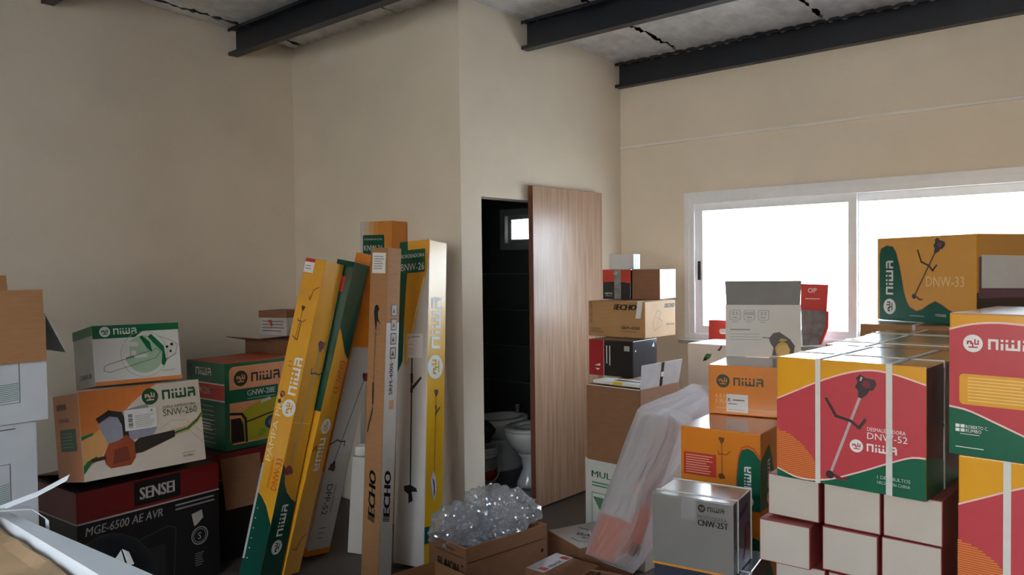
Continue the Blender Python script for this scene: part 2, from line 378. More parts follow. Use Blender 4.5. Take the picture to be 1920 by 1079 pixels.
# ================================================================== THE ROOM
TOPZ = 3.7
def wall(name, parts, m=WALL, label=None):
    bm = bmesh.new()
    for b in parts: bm_box(bm, *b)
    o = bm_obj(name, bm, m); tag(o, label, kind='structure'); return o
def holed(x0, x1, axis, a0, a1, z1, holes):
    """boxes of a wall slab x0..x1 thick, running a0..a1, with rectangular holes (a,b,z0,z1)"""
    out = []; cur = a0
    def bx(p, q, r, s_): out.append((x0, x1, p, q, r, s_) if axis == 'y' else (p, q, x0, x1, r, s_))
    for h in sorted(holes):
        bx(cur, h[0], 0, z1)
        if h[2] > 0: bx(h[0], h[1], 0, h[2])
        bx(h[0], h[1], h[3], z1); cur = h[1]
    bx(cur, a1, 0, z1)
    return out
BW = (4.03, 4.33, 1.75, 1.985)                          # small bathroom window y0 y1 z0 z1
DOOR = (3.43, 4.16, 0, 1.977)                           # bathroom doorway x0 x1
fl = box_obj('floor', UL, UD, VR, VA, -.12, 0, FLOOR); tag(fl, kind='structure')
wleft = wall('wall_left', [(UL-.15, UD, VA, VA+.15, 0, TOPZ)])
wall('wall_bathroom_side', [(UB, UB+.12, VC, VA, 0, TOPZ)])
wall('wall_bathroom_front', holed(VC, VC+.12, 'x', UB+.12, UD, TOPZ, [DOOR]))
wright = wall('wall_right', holed(UD, UD+.16, 'y', VR-.15, VA+.15, TOPZ, [WIN, BW]))
wall('wall_back', [(UL-.15, UD, VR-.15, VR, 0, TOPZ)], BOUNCE_BROWN)
wall('wall_rear', holed(UL-.15, UL, 'y', VR, VA, TOPZ, [SHOP]), BOUNCE_BROWN)
# plaster ledge across the right wall; its paler paint stands in for light on the bevel
bm = bmesh.new(); bm_box(bm, UD-.016, UD+.01, VR, VC, 2.412, 2.432); bevel(bm, .006)
tag(bm_obj('trim_1', bm, mat('ledge_highlight_paint', '#efe9e0', .6, .03, 5)), 'thin plaster ledge running along the wall above the window', kind='structure')
# ceiling: one-metre sheets of foil insulation, ribbed along x, with torn seams
ce = mesh_obj('ceiling', [(UL, VR, ceil_z(UL)+.05), (UD, VR, ceil_z(UD)+.05), (UD, VA, ceil_z(UD)+.05), (UL, VA, ceil_z(UL)+.05),
                          (UL, VR, ceil_z(UL)+.2), (UD, VR, ceil_z(UD)+.2), (UD, VA, ceil_z(UD)+.2), (UL, VA, ceil_z(UL)+.2)],
              [(0, 3, 2, 1), (4, 5, 6, 7), (0, 1, 5, 4), (1, 2, 6, 5), (2, 3, 7, 6), (3, 0, 4, 7)], TAR); tag(ce, kind='structure')
ve = VA; seams = [4.72, 3.72, 2.69, 1.69, .69, -.31, -1.31]
edges = [VA]+seams+[VR]
rs = random.Random(3)
for si in range(len(edges)-1):
    y1, y0 = edges[si], edges[si+1]
    nu = 260; nv = max(4, int((y1-y0)/.02)); v = []; f = []
    j0 = [rs.uniform(.003, .02) for _ in range(nu+1)]; j1 = [rs.uniform(.003, .02) for _ in range(nu+1)]
    for i in range(nu+1):
        u = UL+(UD-UL)*i/nu
        for j in range(nv+1):
            y = (y0+j0[i])+(y1-j1[i]-y0-j0[i])*j/nv
            sag = .010*math.sin(u/.87*math.pi*2)
            rib = .008*math.sin(y*2*math.pi/.095)
            curl = -.014*(1 if j in (0, nv) else 0)*rs.random()
            v.append((u, y, ceil_z(u)+rib+sag*.4+.004*noise.noise((u*6, y*6, 1))+curl))
    for i in range(nu):
        for j in range(nv):
            a = i*(nv+1)+j; f.append((a, a+1, a+nv+2, a+nv+1))
    o = mesh_obj('insulation_sheet', v, f, FOIL, ce, smooth=True)
# steel purlins, open towards the camera side
def purlin(u, label):
    zt = ceil_z(u)-.004; zb = zt-.178; d = .065; t = .006
    y1 = VC if u > UB else VA
    pr = [(u+d, zb), (u+d, zt), (u, zt), (u, zt-.02), (u+t, zt-.02), (u+t, zt-t), (u+d-t, zt-t), (u+d-t, zb+t), (u+t, zb+t), (u+t, zb+.022), (u, zb+.022), (u, zb)]
    n = len(pr); v = [(a, VR, b) for a, b in pr]+[(a, y1-.0, b) for a, b in pr]
    f = [(i, (i+1) % n, n+(i+1) % n, n+i) for i in range(n)]+[tuple(range(n-1, -1, -1)), tuple(range(n, 2*n))]
    o = mesh_obj('roof_beam', v, f, STEEL); tag(o, label, 'roof beam', 'dark steel roof beams', 'structure')
purlin(4.875, 'dark steel roof beam nearest the window wall')
purlin(3.815, 'dark steel roof beam ending on the wall above the wooden door')
purlin(2.765, 'dark steel roof beam ending high on the brown left wall')
purlin(1.64, 'dark steel roof beam end at the top left corner of the picture')
purlin(.55, 'dark steel roof beam overhead, nearest the camera')
# --- big sliding window
ALU = mat('white_aluminium', '#f0f2f4', .35, .03, 20); RUB = mat('black_rubber_seal', '#202225', .6)
def frame_yz(bm, x0, x1, y0, y1, z0, z1, t):
    bm_box(bm, x0, x1, y0, y0+t, z0, z1); bm_box(bm, x0, x1, y1-t, y1, z0, z1)
    bm_box(bm, x0, x1, y0+t, y1-t, z0, z0+t); bm_box(bm, x0, x1, y0+t, y1-t, z1-t, z1)
w1 = empty('window_1', (UD, 1.557, WIN[2])); tag(w1, 'wide white sliding window glaring with daylight', kind='structure')
w1i = w1.location
def loc(o, root): o.parent = root; o.matrix_parent_inverse = Matrix.Translation(-Vector(root.location)); return o
bm = bmesh.new(); frame_yz(bm, UD-.012, UD+.10, WIN[0], WIN[1], WIN[2], WIN[3], .042); loc(bm_obj('window_frame', bm, ALU), w1)
bm = bmesh.new(); frame_yz(bm, UD-.02, UD-.006, WIN[0]-.03, WIN[1]+.03, WIN[2]-.0, WIN[3]+.035, .035); loc(bm_obj('architrave', bm, ALU), w1)
for (a, b, x) in ((1.535, 2.602, UD+.03), (.512, 1.58, UD+.062)):
    bm = bmesh.new(); frame_yz(bm, x-.014, x+.014, a, b, WIN[2]+.042, WIN[3]-.042, .05); sash = loc(bm_obj('sash', bm, ALU), w1)
    bm = bmesh.new(); bm_box(bm, x-.003, x+.003, a+.05, b-.05, WIN[2]+.092, WIN[3]-.092)
    g = bm_obj('pane', bm, GLASS); g.parent = sash
bm = bmesh.new(); bm_box(bm, UD+.008, UD+.018, 2.566, 2.588, 1.45, 1.58); bevel(bm, .004); loc(bm_obj('latch', bm, RUB), w1)
bm = bmesh.new(); bm_box(bm, UD-.115, UD+.20, WIN[0]-.03, WIN[1]+.03, WIN[2]-.025, WIN[2]); bevel(bm, .003); loc(bm_obj('window_sill', bm, mat('grey_sill', '#a9a6a2', .4)), w1)
# shop front behind the camera
w2 = empty('window_2', (UL, -.7, 0)); tag(w2, kind='structure')
bm = bmesh.new(); frame_yz(bm, UL-.10, UL-.04, SHOP[0], SHOP[1], SHOP[2], SHOP[3], .06); bm_box(bm, UL-.1, UL-.04, -.73, -.67, SHOP[2], SHOP[3]); loc(bm_obj('window_frame', bm, ALU), w2)
bm = bmesh.new(); bm_box(bm, UL-.075, UL-.069, SHOP[0]+.06, SHOP[1]-.06, SHOP[2]+.06, SHOP[3]-.06); loc(bm_obj('pane', bm, GLASS), w2)
# small bathroom window
w3 = empty('window_3', (UD, 4.18, BW[2])); tag(w3, 'small bright window in the dark bathroom', kind='structure')
bm = bmesh.new(); frame_yz(bm, UD-.015, UD+.02, BW[0]-.05, BW[1]+.06, BW[2]-.05, BW[3]+.05, .055)
loc(bm_obj('window_frame', bm, mat('grey_aluminium', '#8f949a', .35)), w3)
bm = bmesh.new(); frame_yz(bm, UD+.02, UD+.05, BW[0], BW[1], BW[2], BW[3], .035); loc(bm_obj('sash', bm, mat('grey_aluminium', '#8f949a', .35)), w3)
bm = bmesh.new(); bm_box(bm, UD+.032, UD+.038, BW[0]+.035, BW[1]-.035, BW[2]+.035, BW[3]-.035); loc(bm_obj('pane', bm, GLASS), w3)
portal('bathroom_portal', (UD+.12, (BW[0]+BW[1])/2, (BW[2]+BW[3])/2), (0, R(90), 0), BW[3]-BW[2], BW[1]-BW[0])
# bathroom tiles: dark, large, each its own piece, over far and side wall and floor
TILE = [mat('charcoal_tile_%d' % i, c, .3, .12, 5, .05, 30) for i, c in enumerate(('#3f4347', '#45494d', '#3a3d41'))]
tw, th = .60, .30
def tile_mesh(name, sx, sy, sz):
    bm = bmesh.new(); bm_box(bm, -sx/2, sx/2, -sy/2, sy/2, -sz/2, sz/2); bevel(bm, .0015, 1)
    me = bpy.data.meshes.new(name); bm.to_mesh(me); bm.free(); return me
mA = [tile_mesh('tile', .012, tw-.003, th-.003) for _ in TILE]; mB = [tile_mesh('tile', tw-.003, .012, th-.003) for _ in TILE]
for m_, t_ in list(zip(mA, TILE))+list(zip(mB, TILE)): m_.materials.append(t_)
rs = random.Random(5)
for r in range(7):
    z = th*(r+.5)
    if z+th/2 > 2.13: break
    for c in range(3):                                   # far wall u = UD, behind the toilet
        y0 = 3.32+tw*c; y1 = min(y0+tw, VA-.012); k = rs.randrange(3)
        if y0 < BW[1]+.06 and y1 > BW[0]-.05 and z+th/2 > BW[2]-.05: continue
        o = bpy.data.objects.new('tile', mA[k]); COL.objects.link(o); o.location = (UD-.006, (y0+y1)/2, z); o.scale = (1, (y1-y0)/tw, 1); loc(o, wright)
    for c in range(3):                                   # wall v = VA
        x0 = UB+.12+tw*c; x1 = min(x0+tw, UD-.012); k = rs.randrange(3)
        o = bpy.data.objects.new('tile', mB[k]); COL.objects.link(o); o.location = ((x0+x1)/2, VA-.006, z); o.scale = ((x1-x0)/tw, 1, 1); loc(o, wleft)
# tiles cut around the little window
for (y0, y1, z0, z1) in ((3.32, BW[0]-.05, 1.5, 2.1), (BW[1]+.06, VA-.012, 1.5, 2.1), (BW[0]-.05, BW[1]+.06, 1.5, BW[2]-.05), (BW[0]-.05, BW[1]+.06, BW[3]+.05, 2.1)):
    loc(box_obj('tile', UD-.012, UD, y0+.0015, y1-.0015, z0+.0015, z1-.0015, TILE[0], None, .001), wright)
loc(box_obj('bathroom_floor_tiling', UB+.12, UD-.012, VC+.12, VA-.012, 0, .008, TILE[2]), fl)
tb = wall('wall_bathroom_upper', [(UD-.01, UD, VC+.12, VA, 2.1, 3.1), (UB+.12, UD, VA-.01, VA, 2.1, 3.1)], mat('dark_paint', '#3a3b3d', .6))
# door panel parked over the right half of the doorway
dr = empty('door_1', (3.853, VC-.05, .01)); tag(dr, 'oak veneer sliding door panel beside the dark doorway', kind='structure')
bm = bmesh.new(); bm_box(bm, 0, .768, 0, .036, 0, 2.058); bevel(bm, .0015, 1); bm_obj('door_leaf', bm, WOOD, dr)
bm = bmesh.new(); bm_box(bm, -.004, 0, 0, .036, 0, 2.058); bm_obj('edge_band', bm, mat('reddish_edge_band', '#6e3f2c', .5), dr)
box_obj('top_rail', .02, .75, .036, .048, 2.0, 2.05, STEEL, dr)
# outside the window: yard and pale boundary wall
tag(box_obj('ground_outside', UD+.16, 14, -9, 9, -.3, -.12, mat('pale_paving', '#c9c6bf', .8)), kind='structure')
tag(box_obj('wall_yard', 12, 12.2, -9, 9, -.12, 1.6, mat('pale_render', '#e2e0da', .85)), kind='structure')
tag(box_obj('ground_street', -14, UL-.15, -9, 9, -.3, -.12, mat('pale_paving', '#c9c6bf', .8)), kind='structure')
tag(box_obj('wall_warm_bounce', -10.2, -10, -12, 12, -.12, 4.5, mat('tan_bounce_facade', '#e6d3c0', .85)), kind='structure')  # unseen wall added to warm the light entering the shop front
# --- bathroom fittings
CER = mat('white_ceramic', '#dfe1e0', .12, .02, 5, coat=.4)
def toilet(pos, rot, label, bidet=False):
    t = empty('bidet' if bidet else 'toilet', pos, (0, 0, rot)); tag(t, label, 'bidet' if bidet else 'toilet')
    # local: bowl points to -x, wall at +x
    def rings(name, rr, n=28, inner=None):
        bm = bmesh.new(); prev = None
        for (cx, a, b, z) in rr:
            ring = []
            for i in range(n):
                q = 2*math.pi*i/n; e = math.cos(q); ex = a*(1 if e < 0 else .82)
                ring.append(bm.verts.new((cx+ex*e, b*math.sin(q), z)))
            if prev:
                for i in range(n): bm.faces.new((prev[i], prev[(i+1) % n], ring[(i+1) % n], ring[i]))
            else: bm.faces.new(list(reversed(ring)))
            prev = ring
        bm.faces.new(prev)
        return bm_obj(name, bm, CER, t, smooth=True)
    rings('pedestal', [(0, .20, .115, 0), (0, .195, .11, .03), (.01, .15, .085, .12), (.0, .16, .09, .2), (-.01, .2, .13, .26)])
    rings('bowl', [(-.01, .19, .12, .24), (-.02, .23, .16, .30), (-.03, .26, .182, .36), (-.03, .262, .185, .395), (-.03, .25, .175, .40), (-.03, .19, .12, .398), (-.03, .16, .10, .33), (-.02, .06, .05, .26)])
    if not bidet:
        bm = bmesh.new(); n = 28; L = []
        for k, (a, b, z) in enumerate(((.265, .188, .402), (.268, .19, .412), (.255, .18, .42), (.17, .11, .42), (.16, .10, .41), (.165, .105, .402))):
            L.append([bm.verts.new((-.03+a*(1 if math.cos(2*math.pi*i/n) < 0 else .85)*math.cos(2*math.pi*i/n), b*math.sin(2*math.pi*i/n), z)) for i in range(n)])
        for a, b in zip(L, L[1:]+L[:1]):
            for i in range(n): bm.faces.new((a[i], a[(i+1) % n], b[(i+1) % n], b[i]))
        bm_obj('seat', bm, CER, t, smooth=True)
        bm = bmesh.new(); A = []; B = []
        for i in range(n):
            q = 2*math.pi*i/n; A.append(bm.verts.new((.20, .185*math.cos(q), .63+.22*math.sin(q)))); B.append(bm.verts.new((.222, .18*math.cos(q), .63+.215*math.sin(q))))
        bm.faces.new(A); bm.faces.new(list(reversed(B)))
        for i in range(n): bm.faces.new((A[i], A[(i+1) % n], B[(i+1) % n], B[i]))
        bm_obj('lid', bm, CER, t)
        bm = bmesh.new(); bm_box(bm, .235, .42, -.19, .19, .40, .78); bevel(bm, .02, 3); bm_obj('tank', bm, CER, t)
        bm = bmesh.new(); bm_box(bm, .228, .425, -.2, .2, .78, .81); bevel(bm, .008); bm_obj('tank_lid', bm, CER, t)
    else:
        bm = bmesh.new(); lathe(bm, [(.025, .40), (.022, .44), (.03, .45), (.03, .47)], 16, .15, 0); bm_obj('tap', bm, mat('chrome', '#c8c8c8', .1, metal=1), t)
toilet((4.36, 3.545, .008), 0, 'white ceramic toilet with its lid raised behind the wooden door')
toilet((4.55, 4.02, .008), 0, 'white bidet standing in the dark bathroom left of the toilet', True)
b = empty('bucket', (4.075, 3.86, .008)); tag(b, 'white plastic bucket with a red band in the bathroom doorway', 'bucket')
bm = bmesh.new(); lathe(bm, [(.115, 0), (.12, .01), (.14, .27), (.145, .27), (.145, .255), (.132, .255), (.112, .012)]); bm_obj('pail', bm, mat('white_bucket_plastic', '#cfd1d2', .35), b, True)
bm = bmesh.new(); lathe(bm, [(.1205, .02), (.1315, .11)]); bm_obj('label_band', bm, mat('red_label', '#a03028', .4), b, True)
for z, r in ((.2, .141), (.235, .145)):
    bm = bmesh.new(); lathe(bm, [(r-.006, z), (r, z+.003), (r, z+.011), (r-.006, z+.014)]); bm_obj('rim_ring', bm, MATS['white_bucket_plastic'], b, True)
pts = [(.145*math.cos(a), -.145*math.sin(a)*.45-.06, .22-.19*math.sin(a)) for a in [math.pi*i/14 for i in range(15)]]
ribbon('handle', pts, (0, 1, .2), .008, MATS['white_bucket_plastic'], b, .006)
bk = empty('waste_bag', (4.075, 3.86, .285)); tag(bk, 'black bin bag bulging from the white bucket', 'bag')
bm = bmesh.new(); bmesh.ops.create_icosphere(bm, subdivisions=4, radius=.12)
for v in bm.verts:
    p = v.co.copy(); k = 1+.16*noise.noise(p*14)+.08*noise.noise(p*33); v.co = Vector((p.x*k, p.y*k, max(-.005, p.z*.55*k+.105 if p.z > -.08 else .02)))
bm_obj('bag_film', bm, mat('black_bin_film', '#141518', .25), bk, True)
# ================================================================== THE THINGS
def curve(pts):
    """smooth interpolation through normalised points, returned as a function of x"""
    xs = [p[0] for p in pts]; ys = [p[1] for p in pts]
    def f(x):
        for i in range(len(xs)-1):
            if x <= xs[i+1] or i == len(xs)-2:
                t = (x-xs[i])/(xs[i+1]-xs[i]); t = max(0, min(1, t))
                m0 = (ys[i+1]-ys[max(i-1, 0)])/(xs[i+1]-xs[max(i-1, 0)])*(xs[i+1]-xs[i])
                j = min(i+2, len(xs)-1); m1 = (ys[j]-ys[i])/(xs[j]-xs[i])*(xs[i+1]-xs[i])
                return (2*t**3-3*t*t+1)*ys[i]+(t**3-2*t*t+t)*m0+(-2*t**3+3*t*t)*ys[i+1]+(t**3-t*t)*m1
    return f
GLK = mat('glossy_kraft_lid', '#a98560', .22, .08, 10, .08, 25, coat=.5)
REDI = ink('#c0444c', .32); GRNI = ink('#0d5f45', .34); YELI = ink('#e3a332', .34); ORGI = ink('#d98a2b', .34); PINK = ink('#f0c8c0')
SILV = ink('#b9a9a6'); DKI = ink('#3a3032'); ZERO = lambda x: 0.; ONE = lambda x: 1.
def wave_print(c, f, up, lo, sc=1., mesh=True):
    """the yellow, red and green wave artwork; sc squeezes it to the top part of the face"""
    g = lambda fn: (lambda x: 1-(1-fn(x))*sc)
    H = c.fr(f)[5]; t = .004/H
    c.band(f, 'red_field', REDI, g(lo), g(up), 1)
    for fn, nm in ((up, 'white_line'), (lo, 'white_line')):
        h = g(fn); c.band(f, nm, PINK, lambda x: h(x)-t*.6, lambda x: h(x)+t*.6, 3)
    c.band(f, 'green_field', GRNI, (lambda x: max(0, 1-sc*1.6)) if sc < 1 else ZERO, g(lo), 1)
    if mesh:
        gl = g(lo); arc = curve([(0, .40), (.1, .36), (.2, .28), (.28, .17), (.34, .05), (1, 0)]); ga = g(arc)
        n = 24
        for i in range(n):
            y = gl(.16)+(ga(0)-gl(.16))*(i+.5)/n; xs = [x/120 for x in range(121) if ga(x/120) > y and gl(x/120) < y and x/120 < .36]
            if len(xs) > 1: c.stroke(f, 'orange_mesh', ORGI, [(xs[0], y), (xs[-1], y)], .0032*1, 2)
# --------------------------------------------------------------- right-hand stack
c = Carton('red, yellow and green wave-printed carton with two white straps, on the small white boxes', (2.307, .944, .913), -92.4, .413, .44, .36, YELC, facem={'T': GLK, 'R': mat('shaded_side_print', '#6a2a35', .4, .2, 3), 'L': REDC})  # dark maroon on the right side puts its shade into the colour
up_ = curve([(0, .65), (.15, .735), (.3, .82), (.5, .91), (.65, .945), (.8, .93), (1, .867)])
lo_ = curve([(0, .07), (.16, .015), (.35, .035), (.57, .135), (.8, .26), (.92, .315), (1, .32)])
wave_print(c, 'F', up_, lo_)
c.trimmer('F', .61, .80, .385, .085, .085, SILV, DKI, ink('#7a2a30'), 4, blade='small', side=-1)
c.text('F', W_, 'DESMALEZADORA', .635, .475, .0105, width=.100, lay=4)
c.text('F', W_, 'DNW-52', .635, .412, .019, width=.105, lay=4)
c.niwa('F', W_, REDI, .52, .315, .0215, lay=4)
c.text('F', W_, '1 DE 2 BULTOS', .70, .115, .010, width=.085, lay=4, bold=.01)
c.text('F', W_, 'HECHO EN CHINA', .70, .075, .009, width=.085, lay=4, bold=.01)
c.ring('R', 'seal_print', ink('#3d2230'), .33, .72, .085, .012, 2); c.disc('R', 'seal_print', ink('#4d2531'), .33, .72, .07, 1)
c.band('R', 'green_field', GRNI, ZERO, curve([(0, .32), (.3, .25), (.6, .1), (1, .02)]), 1)
c.strap_x(.30, .0145); c.strap_x(.775, .0165); c.strap_y(.38, .012); c.done()
# tall strapped cartons behind it, only their lids show
tops = [((2.752, .955, 0), -91, .45, .44, 1.274, 'brown lid of the strapped carton right behind the red wave-printed box'),
        ((3.205, .965, 0), -90, .47, .36, 1.272, 'dark brown lid of the carton in front of the yellow box by the window'),
        ((3.60, 1.10, 0), -90, .72, .66, 1.287, 'tall carton standing under the yellow box by the window')]
for p, yw, w_, d_, h_, lb in tops:
    c = Carton(lb, p, yw, w_, d_, h_, KRAFT, facem={'T': GLK}); c.tape_top(.5, .05)
    c.strap_x(.3, .012); c.strap_y(.3, .012); c.done()
# yellow box by the window
c = Carton('yellow box with dark green wave and tool drawing, in front of the window', (3.898, 1.114, 1.29), -120, .525, .30, .376, YELC, facem={'F': mat('amber_print', '#e2a552', .4, .05, 9), 'R': mat('amber_print', '#e2a552', .4)})
gw = [(0.03, 0), (0.03, .80), (.05, .87), (.11, .905), (.18, .89), (.215, .82), (.25, .66), (.28, .48), (.30, .34), (.33, .23), (.36, .17), (.43, .125), (.49, .15), (.55, .205), (.62, .25), (.68, .215), (.74, .165), (.85, .1), (1, .06), (1, 0)]
c.poly('F', 'green_field', ink('#0f5a4c'), gw, 2)
c.stroke('F', 'wave_edge', ink('#d86a4a'), gw[1:-1], .006, 1)
c.niwa('F', W_, GRNI, .185, .07, .042, rot=90, lay=4)
c.trimmer('F', .645, .87, .41, .30, .085, ink('#6a5a50'), ink('#4a4a55'), ink('#8a5a55'), 4, blade='small', side=-1)
c.text('F', ink('#f0d8a8'), 'DNW-33', .53, .42, .045, width=.19, lay=3)
c.rows('F', W_, .62, .75, .08, .11, 2, .006); c.rows('F', W_, .36, .52, .055, .085, 1, .004)
c.rect('R', 'dark_patch', ink('#4c3d38'), .0, .0, 1, .36, 1); c.rect('R', 'sticker', ink('#7d5a68'), .03, .30, .9, .75, 2)  # flat dark brown patch over the lower part of the end
c.done()
p = empty('paper_sheet', (3.898, 1.114, 1.29), (0, 0, R(-120)))
tag(p, 'blank white sheet stuck on the end of the yellow box', 'paper')
mesh_obj('sheet', [(.529, .022, .155), (.535, .26, .150), (.531, .26, .285), (.529, .022, .29), (.531, .022, .155), (.537, .26, .150), (.533, .26, .285), (.531, .022, .29)],
         [(0, 1, 2, 3), (7, 6, 5, 4), (0, 4, 5, 1), (1, 5, 6, 2), (2, 6, 7, 3), (3, 7, 4, 0)], PAPER, p)
# red box on the right edge and the one under it
c = Carton('red box with yellow top, yellow text panel and green corner at the right edge', (2.247, .468, 1.062), -95.6, .43, .40, .36, YELC, facem={'T': GLK, 'L': mat('brown_side', '#7a5a45', .6)})
up_ = curve([(0, .885), (.12, .925), (.25, .94), (.4, .93), (.5, .915), (.75, .84), (1, .75)])
lo_ = curve([(0, .338), (.1, .32), (.25, .25), (.5, .13), (.75, .03), (1, .0)])
wave_print(c, 'F', up_, lo_, mesh=False)
c.niwa('F', W_, REDI, .075, .755, .026, lay=4)
c.rrect('F', 'text_panel', YELI, .055, .36, .49, .575, .01, 3); c.rows('F', ink('#f0c878'), .10, .45, .38, .56, 8, .003, 4)
for a, b_ in ((0, 0), (1, 0), (0, 1), (1, 1)): c.rect('F', 'importer_mark', W_, .035+.027*a, .165+.027*b_*1.1, .057+.027*a, .188+.027*b_*1.1, 3)
c.text('F', W_, 'ROBERTO C.', .09, .193, .0085, width=.05, lay=3); c.text('F', W_, 'RUMBO', .09, .165, .0085, width=.035, lay=3)
c.rows('F', W_, .06, .17, .147, .155, 1, .0015, 3); c.rows('F', W_, .035, .20, .052, .062, 1, .002, 3)
c.flap('F', .12, -97, KRAFTL); c.flap('K', .12, -93, KRAFTL); c.done()
c = Carton('tall red and yellow wave-printed carton with one white strap, lower right corner', (2.247, .447, 0), -92, .43, .40, 1.06, YELC, facem={'T': GLK})
up_ = curve([(0, .65), (.15, .735), (.3, .82), (.5, .91), (.65, .945), (.8, .93), (1, .867)])
lo_ = curve([(0, .07), (.16, .015), (.35, .035), (.57, .135), (.8, .26), (.92, .315), (1, .32)])
wave_print(c, 'F', up_, lo_, .36/1.06); c.strap_x(.25, .0165); c.done()
# small white-ended boxes under the wave-printed box
def small(lb, v, z, w_, h_, u=2.326, yw=-90):
    c = Carton(lb, (u, v, z), yw, w_, .30, h_, mat('red_brown_box_side', '#8e3a36', .5, .1, 9), facem={'F': CREAMC}, group='small white-ended boxes', name='small_box', bev=.003)
    c.done()
small('white-ended small box, top row, nearest the orange boxes', .981, .785, .155, .126)
small('white-ended small box, middle of the top row under the wave-printed box', .814, .785, .157, .126, 2.33)
small('white-ended small box, top row, nearest the tall red carton', .652, .785, .152, .126, 2.335, -92)
small('white-ended small box jutting out of the second row, red sides showing', .992, .652, .152, .127, 2.285, -88)
small('white-ended small box, middle of the second row', .815, .655, .154, .128, 2.318)
small('white-ended small box, second row, nearest the tall red carton', .655, .655, .153, .128, 2.33)
small('white-ended small box, third row, nearest the grey saw box', .958, .522, .15, .127)
small('white-ended small box, middle of the third row', .80, .522, .15, .127)
small('white-ended small box, third row, nearest the tall red carton', .64, .522, .14, .127)
c = Carton('plain brown carton carrying the small white-ended boxes', (2.31, .99, 0), -90, .50, .4, .52, KRAFT); c.done()
# --------------------------------------------------------------- orange boxes
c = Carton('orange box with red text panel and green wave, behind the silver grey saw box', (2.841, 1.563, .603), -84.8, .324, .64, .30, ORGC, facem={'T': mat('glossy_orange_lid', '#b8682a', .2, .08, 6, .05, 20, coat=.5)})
gb = [(.70, 0), (.72, .45), (.74, .66), (.78, .77), (.85, .80), (.92, .77), (1, .66), (1, 0)]
c.poly('F', 'green_field', GRNI, gb, 2); c.stroke('F', 'wave_edge', ink('#d0522c'), [(x, y+.03) for x, y in gb[:-1]], .006, 1)
c.niwa('F', W_, GRNI, .89, .04, .027, rot=90, lay=4)
c.rect('F', 'text_panel', ink('#c23a2c'), .04, .36, .46, .66, 2); c.rows('F', ink('#f0b090'), .07, .42, .38, .64, 8, .0035, 3)
c.trimmer('F', .53, .86, .535, .40, .035, ink('#7a4a2a'), ink('#6a3f28'), ink('#7a3a28'), 3)
gb2 = [(0, 0), (0, .62), (.06, .7), (.16, .82), (.22, .6), (.26, .3), (.3, 0)]
c.poly('R', 'green_field', GRNI, gb2, 2); c.niwa('R', W_, GRNI, .17, .04, .03, rot=90, lay=4)
c.done()
c = Carton('orange carton with dark green corner, underneath the orange box with the red panel', (2.87, 1.56, 0), -84.8, .315, .62, .601, ORGC)
c.poly('F', 'green_field', GRNI, [(.6, 0), (.6, .5), (.7, .72), (.85, .82), (1, .8), (1, 0)], 2); c.poly('R', 'green_field', GRNI, [(0, 0), (0, .8), (.1, .72), (.25, .45), (.3, 0)], 2); c.done()
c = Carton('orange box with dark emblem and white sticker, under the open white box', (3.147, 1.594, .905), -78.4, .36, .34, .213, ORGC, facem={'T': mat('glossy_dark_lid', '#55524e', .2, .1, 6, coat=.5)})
c.niwa('F', ink('#3a3a28'), ORGI, .095, .60, .034, lay=3)
for k, t_ in enumerate(('6.5 HP', '3 PULGADAS')): c.text('F', ink('#f0c9a0'), t_, .085, .34-.11*k, .017, lay=2)
c.rows('F', ink('#f0c9a0'), .085, .9, .10, .16, 1, .003, 2)
c.rect('F', 'sticker', PAPER, .215, .06, .47, .42, 3); c.text('F', K_, 'R', .235, .27, .016, lay=4, bold=.02); c.rows('F', TX, .29, .46, .29, .32, 1, .005, 4); c.rows('F', TX, .235, .36, .21, .24, 1, .003, 4); c.rows('F', ink('#a8a49c'), .235, .46, .09, .13, 1, .002, 4)
c.done()
c = Carton('open white box with three icons and a small yellow engine picture, grey flap up', (3.47, 1.668, 1.12), -66, .335, .30, .243, WHITEC, open_top=True, inner=GREYB, facem={})
for k, t_ in enumerate(('5.5', '4000', '3.0')):
    x = .13+.19*k
    c.rrect('F', 'icon', ink('#8a8888'), x-.075, .70, x+.075, .90, .010, 1); c.rrect('F', 'icon', ink('#d2cfcb'), x-.068, .708, x+.068, .892, .009, 2)
    c.text('F', ink('#6a6868'), t_, x, .80, .016, lay=3, center=True); c.rows('F', ink('#8f8c8a'), x-.035, x+.035, .74, .77, 1, .004, 3); c.rows('F', ink('#a5a29f'), x-.05, x+.05, .655, .675, 1, .003, 2)
c.rows('F', ink('#8f8c8a'), .06, .38, .50, .54, 1, .006, 2); c.rows('F', ink('#b0adaa'), .06, .55, .30, .46, 3, .003, 2)
eng = ink('#c9a548'); dk = ink('#4a4848')
c.poly('F', 'engine_picture', dk, [(.62, .02), (.64, .18), (.60, .26), (.58, .36), (.64, .46), (.72, .48), (.78, .42), (.86, .34), (.92, .22), (.90, .04)], 2)
c.poly('F', 'engine_picture', eng, [(.68, .04), (.66, .18), (.70, .26), (.76, .30), (.82, .26), (.86, .14), (.84, .03)], 3)
c.poly('F', 'engine_picture', eng, [(.70, .30), (.74, .36), (.82, .34), (.80, .30)], 3)
c.disc('F', 'engine_picture', ink('#d8b868'), .77, .12, .028, 4); c.stroke('F', 'engine_picture', dk, [(.5, .37), (.62, .36)], .004, 3)
c.flap('F', .112, 6, GREYB, WHITEC, skew=-.006); c.done()
